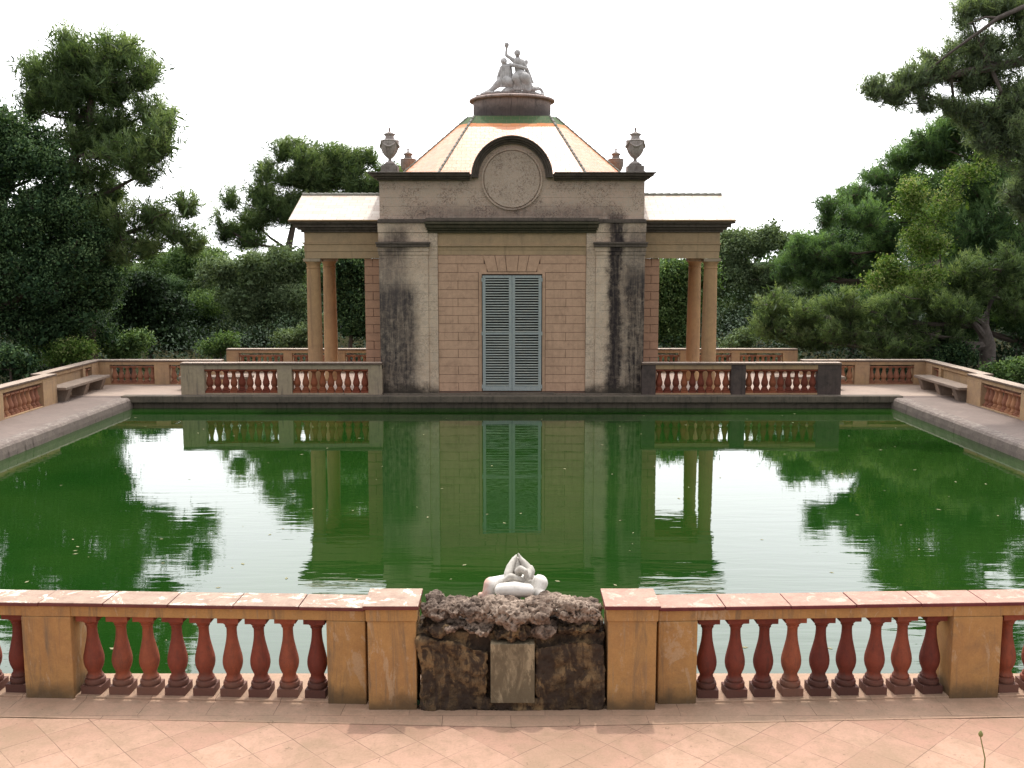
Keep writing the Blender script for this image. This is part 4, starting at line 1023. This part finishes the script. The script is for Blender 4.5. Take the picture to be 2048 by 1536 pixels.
# --- left side
d = 33.5
b0, tk = trunkp([(112, 640, d), (108, 520, d), (118, 400, d), (150, 310, d), (178, 240, d), (185, 150, d)])
tree('pine_tree', 'tall airy pine at the left rising above the oaks, sky showing through its crown', 'pine', b0,
     [bl(90, 165, d, 60, 65), bl(145, 110, d, 60, 50), bl(215, 110, d, 70, 50), bl(265, 150, d, 50, 60), bl(235, 190, d, 70, 55), bl(150, 210, d, 70, 50),
      bl(225, 250, d, 55, 30), bl(175, 165, d+.5, 50, 45), bl(150, 280, d, 60, 35), bl(60, 215, d, 36, 30), bl(230, 285, d+.5, 60, 40), bl(300, 230, d, 40, 55), bl(325, 280, d-1, 32, 50), bl(265, 310, d-1, 70, 38), bl(180, 345, d, 80, 40), bl(290, 345, d-1, 45, 22)],
     tk, 'pine', 1.05, .26, GR, seed=1, lob=9, tr=.3)
b0, tk = trunkp([(180, 640, 33), (200, 520, 33), (240, 470, 33), (300, 450, 33)])
tree('pine_tree', 'low spreading pine bough reaching right beneath the tall left pine', 'pine', b0,
     [bl(240, 445, 33, 65, 42), bl(310, 445, 33, 60, 34), bl(372, 412, 33, 22, 34), bl(360, 465, 33, 42, 26), bl(280, 485, 33, 80, 28), bl(200, 400, 33.5, 50, 40), bl(385, 488, 33, 26, 14), bl(250, 505, 33, 60, 24)],
     tk, 'pine', 1.0, .24, GR, seed=2, lob=8, tr=.2)
d = 31.5
b0, tk = trunkp([(-40, 640, d), (-20, 500, d), (10, 380, d), (40, 280, d)])
oakA = tree('oak_tree', 'dark dense holm oak filling the left edge of the picture', 'oak', b0,
     [bl(20, 260, d, 70, 70), bl(70, 330, d, 70, 70), bl(-30, 350, d, 90, 90), bl(100, 430, d, 80, 70), bl(20, 460, d, 90, 80), bl(-60, 540, d, 90, 90), bl(60, 570, d, 100, 80), bl(-20, 650, d, 90, 60), bl(120, 530, d, 70, 80), bl(170, 480, d+1, 60, 60), bl(190, 570, d+1.5, 60, 60), bl(140, 630, d+.5, 60, 50), bl(60, 660, d, 60, 40)],
     tk, 'leaf', 1.3, .105, GR, seed=3, lob=11, tr=.3)
d = 33.5
b0, tk = trunkp([(170, 690, d), (175, 600, d), (165, 520, d)])
oakB = tree('oak_tree', 'dark holm oak standing under the pine boughs behind the left corner', 'oak', b0,
     [bl(165, 500, d, 70, 55), bl(200, 550, d, 50, 50), bl(120, 570, d, 70, 60), bl(180, 620, d, 60, 55), bl(150, 665, d, 80, 45), bl(215, 490, d, 36, 36), bl(100, 500, d, 60, 60)],
     tk, 'leaf', 1.2, .11, GR, seed=4, lob=10, tr=.22)
d = 57
b0, tk = trunkp([(400, 690, d), (405, 620, d), (395, 560, d)])
grA = tree('broadleaf_tree', 'mid green tree directly below the sky gap left of the pavilion', 'green', b0,
     [bl(370, 540, d, 55, 45), bl(420, 545, d, 50, 45), bl(340, 600, d, 50, 50), bl(400, 610, d, 60, 50), bl(440, 640, d, 50, 45), bl(370, 670, d, 60, 40), bl(420, 600, d-2, 60, 45), bl(350, 640, d-2, 60, 40), bl(430, 680, d-2, 60, 30)],
     tk, 'leaf', 1.3, .12, GR, seed=5, lob=10, tr=.16)
d = 59
b0, tk = trunkp([(310, 690, d), (315, 620, d), (305, 560, d)])
tree('broadleaf_tree', 'green tree under the tip of the low pine bough, left', 'green', b0,
     [bl(290, 560, d, 60, 45), bl(340, 525, d, 50, 36), bl(250, 600, d, 50, 50), bl(310, 620, d, 60, 50), bl(350, 650, d, 40, 40), bl(420, 520, d, 30, 24), bl(270, 660, d-2, 60, 40), bl(240, 560, d, 40, 40)],
     tk, 'leaf', 1.3, .12, GR, seed=51, lob=10, tr=.15)
d = 43
b0, tk = trunkp([(300, 700, d), (302, 650, d), (298, 600, d)])
tree('oak_tree', 'low oak with the shade of the hollow put into its leaf colour, left of centre', 'under', b0,  # added to keep the gap dark, shade painted as leaf colour
     [bl(290, 580, d, 50, 40), bl(330, 620, d, 50, 40), bl(270, 640, d, 50, 40), bl(310, 670, d, 60, 36), bl(360, 680, d, 40, 26), bl(250, 600, d, 40, 40)],
     tk, 'leaf', 1.2, .12, GR, seed=52, lob=9, tr=.14)
d = 50
b0, tk = trunkp([(530, 690, d), (535, 610, d), (525, 560, d)])
grB = tree('broadleaf_tree', 'leafy green tree left of the portico columns, below the distant pine', 'olive', b0,
     [bl(500, 540, d, 55, 45), bl(560, 530, d, 55, 45), bl(590, 590, d, 50, 50), bl(520, 600, d, 60, 50), bl(470, 610, d, 50, 45), bl(560, 660, d, 60, 45), bl(490, 670, d, 55, 40), bl(610, 520, d, 40, 40), bl(600, 650, d, 50, 50), bl(440, 550, d, 36, 40)],
     tk, 'leaf', 1.3, .12, GR, seed=6, lob=10, tr=.16)
d = 54
b0, tk = trunkp([(570, 600, d), (575, 500, d), (590, 430, d), (620, 380, d)])
tree('pine_tree', 'distant umbrella shaped pine rising behind the left portico roof', 'pine', b0,
     [bl(610, 345, d, 60, 45), bl(680, 350, d, 60, 40), bl(640, 400, d, 80, 40), bl(540, 400, d, 40, 40), bl(600, 310, d, 48, 38), bl(650, 310, d, 50, 38), bl(560, 305, d, 22, 24), bl(700, 330, d, 40, 32), bl(575, 350, d, 55, 35), bl(650, 365, d, 70, 38), bl(725, 375, d, 45, 38), bl(530, 345, d, 28, 24), bl(515, 385, d, 28, 26), bl(462, 400, d, 22, 30),
      bl(450, 455, d, 26, 36), bl(500, 440, d, 40, 34), bl(560, 425, d, 50, 40), bl(490, 480, d, 48, 22), bl(740, 315, d, 10, 12), bl(780, 350, d, 36, 22)],
     tk, 'pine', .95, .3, GR, seed=7, lob=8, tr=.3)
d = 39
b0, tk = trunkp([(700, 690, d), (705, 620, d)])
tree('broadleaf_tree', 'dark leafy tree framed between the left columns and the pavilion wall', 'oak', b0,
     [bl(705, 540, d, 45, 45), bl(690, 600, d, 45, 45), bl(720, 640, d, 45, 45), bl(740, 570, d, 40, 50), bl(660, 560, d, 40, 40)], tk, 'leaf', 1.3, .12, GR, seed=8, lob=9, tr=.14)
# --- right side
d = 41
b0, tk = trunkp([(1345, 690, d), (1350, 620, d)])
tree('broadleaf_tree', 'fresh green tree framed between the pavilion wall and the right columns', 'green', b0,
     [bl(1340, 550, d, 45, 40), bl(1370, 600, d, 50, 45), bl(1330, 620, d, 45, 45), bl(1300, 580, d, 40, 50), bl(1350, 665, d, 50, 40), bl(1400, 550, d, 40, 40)], tk, 'leaf', 1.3, .12, GR, seed=9, lob=9, tr=.14)
d = 58
b0, tk = trunkp([(1500, 690, d), (1500, 600, d), (1495, 540, d)])
olv = tree('olive_tree', 'grey green olive like tree just right of the right portico', 'olive', b0,
     [bl(1480, 500, d, 42, 38), bl(1530, 490, d, 42, 36), bl(1560, 530, d, 45, 45), bl(1500, 560, d, 50, 45), bl(1460, 570, d, 45, 50), bl(1540, 600, d, 50, 45), bl(1480, 640, d, 50, 45), bl(1550, 470, d, 24, 22), bl(1460, 480, d, 30, 24), bl(1600, 540, d, 40, 50), bl(1585, 490, d, 36, 30), bl(1540, 660, d, 60, 36), bl(1450, 520, d, 30, 40)],
     tk, 'leaf', 1.3, .12, GR, seed=10, lob=10, tr=.16)
d = 41
b0, tk = trunkp([(1800, 640, d), (1790, 560, d), (1770, 500, d), (1760, 440, d)])
tree('pine_tree', 'round headed dark stone pine stepping down towards the right portico', 'pine_dark', b0,
     [bl(1830, 320, d, 60, 36), bl(1770, 350, d, 60, 38), bl(1710, 390, d, 50, 34), bl(1655, 425, d-3, 42, 36), bl(1720, 440, d-2, 60, 40), bl(1800, 410, d, 70, 50), bl(1600, 505, d, 48, 32), bl(1650, 500, d, 60, 36), bl(1575, 540, d, 32, 32), bl(1700, 520, d, 60, 36), bl(1640, 560, d, 55, 30), bl(1890, 300, d, 50, 50), bl(1750, 570, d, 60, 30), bl(1780, 480, d, 60, 46), bl(1740, 400, d+1, 60, 40), bl(1820, 360, d+1, 60, 40), bl(1850, 440, d, 50, 50), bl(1610, 540, d, 50, 36)],
     tk, 'pine', 1.15, .2, GR, seed=11, lob=10, tr=.3)
d = 33.5
b0, tk = trunkp([(1975, 690, d), (1965, 650, d), (1985, 590, d+.5), (2005, 520, d+1)])
tree('pine_tree', 'pine with forked trunk and low boughs drooping over the far right wall', 'pine', b0,
     [bl(1540, 610, d+2, 40, 30), bl(1550, 655, d+2, 48, 34), bl(1610, 630, d+1.5, 60, 36), bl(1620, 680, d+1.5, 60, 28), bl(1690, 610, d, 60, 30), bl(1700, 660, d, 64, 40), bl(1770, 630, d, 70, 44), bl(1770, 690, d-.3, 70, 28), bl(1850, 610, d, 70, 48), bl(1860, 670, d-.3, 66, 34),
      bl(1930, 560, d, 64, 50), bl(2030, 600, d+1, 50, 60), bl(1915, 620, d-.6, 60, 36), bl(2000, 540, d-.6, 60, 50), bl(1830, 700, d-.3, 60, 22)],
     tk, 'pine', 1.35, .2, GR, bark='bark_pale', seed=12, lob=10, tr=.3, limbs=[([P(1972, 680, d), P(1950, 650, d-.2), P(1925, 620, d-.3)], .14, .08)])
d = 31.5
b0, tk = trunkp([(1880, 690, d+2.5), (1885, 600, d+2.2), (1880, 520, d+1), (1870, 450, d)])
tree('broadleaf_tree', 'bright yellow green young tree in front of the right pines', 'bright', b0,
     [bl(1850, 450, d, 40, 36), bl(1815, 415, d, 26, 30), bl(1880, 490, d, 40, 34), bl(1835, 500, d, 36, 34), bl(1800, 552, d, 36, 20), bl(1755, 565, d, 26, 15), bl(1850, 555, d, 40, 24), bl(1830, 380, d, 26, 24), bl(1880, 400, d, 40, 36), bl(1930, 345, d, 50, 26), bl(1980, 300, d, 40, 26), bl(1780, 530, d, 16, 14)],
     tk, 'leaf', 1.1, .085, GR, seed=13, lob=8, tr=.05, fill=.3, bark='bark')
d = 25.5
b0 = Vector((17.5, 25.5, -.6)); tk = [b0, P(2250, 600, d), P(2230, 350, d), P(2200, 160, d), P(2140, 110, d), P(2060, 120, d-.3), P(1980, 135, d-.3), P(1900, 150, d-.2), P(1820, 175, d), P(1750, 180, d)]
tree('pine_tree', 'near pine whose long grey boughs hang in from the upper right corner', 'pine_grey', b0,
     [bl(1745, 175, d, 26, 20), bl(1780, 190, d, 42, 28), bl(1830, 165, d, 52, 36), bl(1885, 130, d, 56, 38), bl(1850, 205, d, 50, 22), bl(1925, 165, d, 56, 40), bl(1950, 85, d, 56, 44), bl(1990, 25, d, 66, 46), bl(2040, 90, d, 66, 66), bl(1985, 150, d, 60, 46),
      bl(2050, 190, d, 66, 50), bl(1985, 225, d, 46, 26), bl(2020, 260, d, 60, 40), bl(2050, 320, d, 56, 56), bl(2080, 20, d, 60, 60), bl(1900, 215, d, 30, 16), bl(1940, 30, d, 40, 30), bl(2060, 400, d, 50, 50), bl(1980, 290, d, 40, 26), bl(1930, 222, d, 42, 18), bl(1960, 245, d, 46, 22)],
     tk, 'pine', 1.7, .16, GR, bark='bark_pale', seed=14, lob=11, tr=.22,
     limbs=[([P(2110, -10, d), P(2050, 12, d-.6), P(1995, 36, d-.8), P(1960, 62, d-.7), P(1900, 105, d-.5), P(1850, 145, d-.2)], .07, .02), ([P(1995, 36, d-.8), P(1970, 34, d-.7), P(1935, 48, d-.6)], .035, .012)])
d = 36
b0, tk = trunkp([(2060, 690, d), (2060, 560, d), (2040, 420, d), (2020, 330, d)])
tree('pine_tree', 'dense dark pine closing the right edge behind the other trees', 'pine_dark', b0,
     [bl(1960, 300, d, 60, 40), bl(2020, 270, d, 60, 50), bl(1930, 360, d, 60, 50), bl(2010, 390, d, 80, 60), bl(1960, 460, d, 70, 50), bl(2050, 500, d, 70, 60), bl(1990, 560, d, 80, 60), bl(2060, 640, d, 80, 60), bl(2110, 380, d, 80, 100), bl(2110, 560, d, 80, 90), bl(1900, 540, d, 60, 50), bl(1920, 640, d, 60, 60), bl(1860, 500, d+1, 60, 60), bl(1800, 590, d+1, 70, 50), bl(1890, 430, d+1, 60, 60), bl(1900, 280, d+1, 60, 36), bl(1860, 310, d+1, 50, 36), bl(1950, 255, d, 50, 30), bl(1890, 262, d, 46, 26), bl(1990, 235, d, 60, 36), bl(1850, 285, d, 40, 26), bl(1810, 320, d+1, 40, 30)],
     tk, 'pine', 1.1, .22, GR, seed=15, lob=10, tr=.3)
# shrubs beyond the walls
def shrub(label, x, y, d, rx, ry, kind, seed, leaf=.09):
    b0, tk = trunkp([(x, y+ry*.5, d), (x, y, d)])
    r_ = random.Random(seed)
    return tree('shrub', label, kind, b0, [bl(x+r_.uniform(-.6, .6)*rx, y+r_.uniform(-.35, .5)*ry, d+r_.uniform(-.4, .4), rx*.5, ry*.5) for _ in range(6)], tk, 'leaf', 1.5, leaf, 'shrubs beyond the terrace wall', seed=seed, lob=6, tr=.05, cat='shrub')
shrub('light green shrub growing behind the side wall at the far left', 120, 705, 31.6, 60, 34, 'bright', 31)
shrub('dark shrub peeping over the wall at the left edge', 20, 725, 28.5, 50, 30, 'oak', 32)
shrub('leafy green shrub at the foot of the trees behind the rear balustrade, left', 440, 690, 37, 50, 34, 'green', 33)
shrub('pale green shrub just left of the portico columns', 590, 675, 38, 40, 34, 'olive', 34)
shrub('small green shrub right of the right columns above the rear balustrade', 1470, 680, 38, 40, 28, 'olive', 35)
shrub('leafy shrub over the side wall at the far right', 2020, 738, 29, 50, 30, 'green', 36)
shrub('dark shrub behind the far right corner of the wall', 1900, 705, 33, 50, 30, 'oak', 37)
shrub('green shrub behind the far left corner of the wall', 260, 690, 34, 60, 36, 'green', 38)
# woodland behind: copies with their own place
far = [(oakB, 17.5, 51, 1.2, 'dark oak under the round headed pine crown'), (oakB, 15, 44, 1, 'dark oak low behind the drooping pine boughs'), (oakB, -26, 58, 1.5, 'far dark tree at the back of the wood behind the left pine'), (grA, -15, 63, 0.85, 'far green tree showing low between the two left pines'), (grB, -7, 62, 0.9, 'far grey green tree hidden mostly by the left portico'),
       (grA, 13.5, 62, 0.8, 'far green tree low behind the right colonnade'), (grB, 19, 64, 0.85, 'far grey green tree beyond the olive on the right'), (oakB, 22, 50, 1.6, 'dark far oak behind the round headed pine'),
       (oakB, -17, 50, 0.62, 'dark oak filling the hollow behind the left corner'), (oakA, 20.5, 40, 0.95, 'dark holm oak deep in shade behind the right pines'), (oakB, -11, 52, 0.72, 'dark oak behind the mid green trees left of the portico'), (oakB, 9.5, 54, 0.75, 'dark oak seen through the right colonnade'),
       (grB, -3.5, 58, 0.8, 'tree straight behind the pavilion, left'), (oakB, 27, 46, 1.7, 'large dark oak behind the right edge pines'), (oakA, -24, 42, 1, 'holm oak deep behind the left edge')]
for i, (src, x, y, s_, lab) in enumerate(far):
    clone(src, (x, y, -.6), i*1.7+.5, s_, lab, 'far woodland trees')
RNG = np.random.default_rng(9); n_ = 9000
fx_ = RNG.uniform(-75, 75, n_); fy_ = RNG.uniform(68, 78, n_); sd_ = RNG.random(n_) < .45
fy_ = np.where(sd_, RNG.uniform(10, 78, n_), fy_); fx_ = np.where(sd_, np.sign(fx_)*RNG.uniform(42, 50, n_), fx_)
ht = 4.2+.5*np.sin(fx_*.8)+.5*np.sin(fx_*2.1+1)+np.where(sd_, 6, 0)
V, tt = leaves(np.stack([fx_, fy_, -.6+ht*RNG.random(n_)], 1), .5, 16, .34, .7, RNG.uniform(.05, .4, n_)); me = np_mesh('far_wood', V, 4, LM['oak'], tt)
o = bpy.data.objects.new('far_wood', me); col.objects.link(o); tag(o, 'far wood closing the view behind the garden trees', 'wood', kind='stuff')
RNG = np.random.default_rng(5); n_ = 15000
ux = RNG.uniform(-60, 60, n_); uy = RNG.uniform(35.5, 66, n_); side_ = RNG.random(n_) < .28
ux = np.where(side_, np.sign(ux)*RNG.uniform(13.9, 40, n_), ux); uy = np.where(side_, RNG.uniform(22, 38, n_), uy)
hmax = .6+2.6*np.clip((uy-34)/14, 0, 1)*(.5+.5*np.sin(ux*.9+uy*.5)*np.sin(ux*.37+1))
hmax = np.where(side_, .9+.6*np.sin(ux*1.1)*np.sin(uy*.8)+np.clip((np.abs(ux)-15)*.18, 0, 2.5), hmax)
uz = -.6+hmax*RNG.uniform(.1, 1, n_)**.7
V, tt = leaves(np.stack([ux, uy, uz], 1), .30, 18, .15, .6, np.clip(.5*(uz+.6)/3+RNG.uniform(-.1, .3, n_), 0, 1)); me = np_mesh('undergrowth', V, 4, LM['under'], tt)
o = bpy.data.objects.new('undergrowth', me); col.objects.link(o); tag(o, 'dark leafy undergrowth under the trees beyond the walls', 'undergrowth', kind='stuff')
# ------------------------------------------------------------------ drifting leaves on the water
random.seed(3); mb = MB()
for i in range(150):
    x, y = random.uniform(-10, 10), random.uniform(9.2, 27); a = random.uniform(0, PI); l = random.uniform(.015, .05); w_ = l*.5
    c_, s_ = math.cos(a), math.sin(a)
    mb.add([(x-c_*l, y-s_*l, WZ+.004), (x+s_*w_, y-c_*w_, WZ+.004), (x+c_*l, y+s_*l, WZ+.004), (x-s_*w_, y+c_*w_, WZ+.004)], [(0, 1, 2, 3)])
t = NT('fallen_leaf'); t.pbr((.22, .2, .1), .6)
tag(mb.build('floating_leaves', t.m), 'tiny fallen leaves drifting on the green water', 'leaves', kind='stuff')
# ------------------------------------------------------------------ light
EL, AZ = math.radians(67), math.radians(13)
sd = Vector((math.sin(AZ)*math.cos(EL), math.cos(AZ)*math.cos(EL), math.sin(EL)))
sun = bpy.data.lights.new('sun', 'SUN'); sun.energy = 2.1; sun.angle = math.radians(1.2); sun.color = (1, .95, .86)
so = bpy.data.objects.new('sun', sun); col.objects.link(so); so.rotation_euler = sd.to_track_quat('Z', 'Y').to_euler()
wd = bpy.data.worlds.new('World'); S.world = wd; wd.use_nodes = True; nt = wd.node_tree; nt.nodes.clear()
N = nt.nodes.new; Lk = nt.links.new
sky = N('ShaderNodeTexSky'); sky.sky_type = 'NISHITA'; sky.sun_disc = False; sky.sun_elevation = EL; sky.sun_rotation = AZ; sky.dust_density = 6; sky.air_density = 1.
hs = N('ShaderNodeHueSaturation'); hs.inputs['Saturation'].default_value = .12; Lk(sky.outputs[0], hs.inputs['Color'])
tc = N('ShaderNodeTexCoord'); dp = N('ShaderNodeVectorMath'); dp.operation = 'DOT_PRODUCT'; Lk(tc.outputs['Generated'], dp.inputs[0]); dp.inputs[1].default_value = (0, .97, .24)
mr = N('ShaderNodeMapRange'); Lk(dp.outputs['Value'], mr.inputs[0]); mr.inputs[1].default_value = -.3; mr.inputs[2].default_value = .95; mr.inputs[3].default_value = .92; mr.inputs[4].default_value = 3.1
# thin bright haze: veil evens the sky out to white
mx = N('ShaderNodeMix'); mx.data_type = 'RGBA'; mx.inputs[0].default_value = .65; Lk(hs.outputs[0], mx.inputs[6]); mx.inputs[7].default_value = (10.5, 10.6, 10.9, 1)
vm = N('ShaderNodeVectorMath'); vm.operation = 'SCALE'; Lk(mx.outputs[2], vm.inputs[0]); Lk(mr.outputs[0], vm.inputs['Scale'])
bg = N('ShaderNodeBackground'); Lk(vm.outputs[0], bg.inputs[0]); bg.inputs[1].default_value = .12
wo = N('ShaderNodeOutputWorld'); Lk(bg.outputs[0], wo.inputs[0])
S.view_settings.view_transform = 'Standard'; S.view_settings.look = 'None'; S.view_settings.exposure = 0; S.view_settings.gamma = 1
S.render.engine = 'CYCLES'; c = S.cycles
c.max_bounces = 6; c.diffuse_bounces = 3; c.glossy_bounces = 3; c.transmission_bounces = 3; c.transparent_max_bounces = 4
c.use_denoising = True; c.denoiser = 'OPENIMAGEDENOISE'; c.sample_clamp_indirect = 6; c.caustics_reflective = False; c.caustics_refractive = False
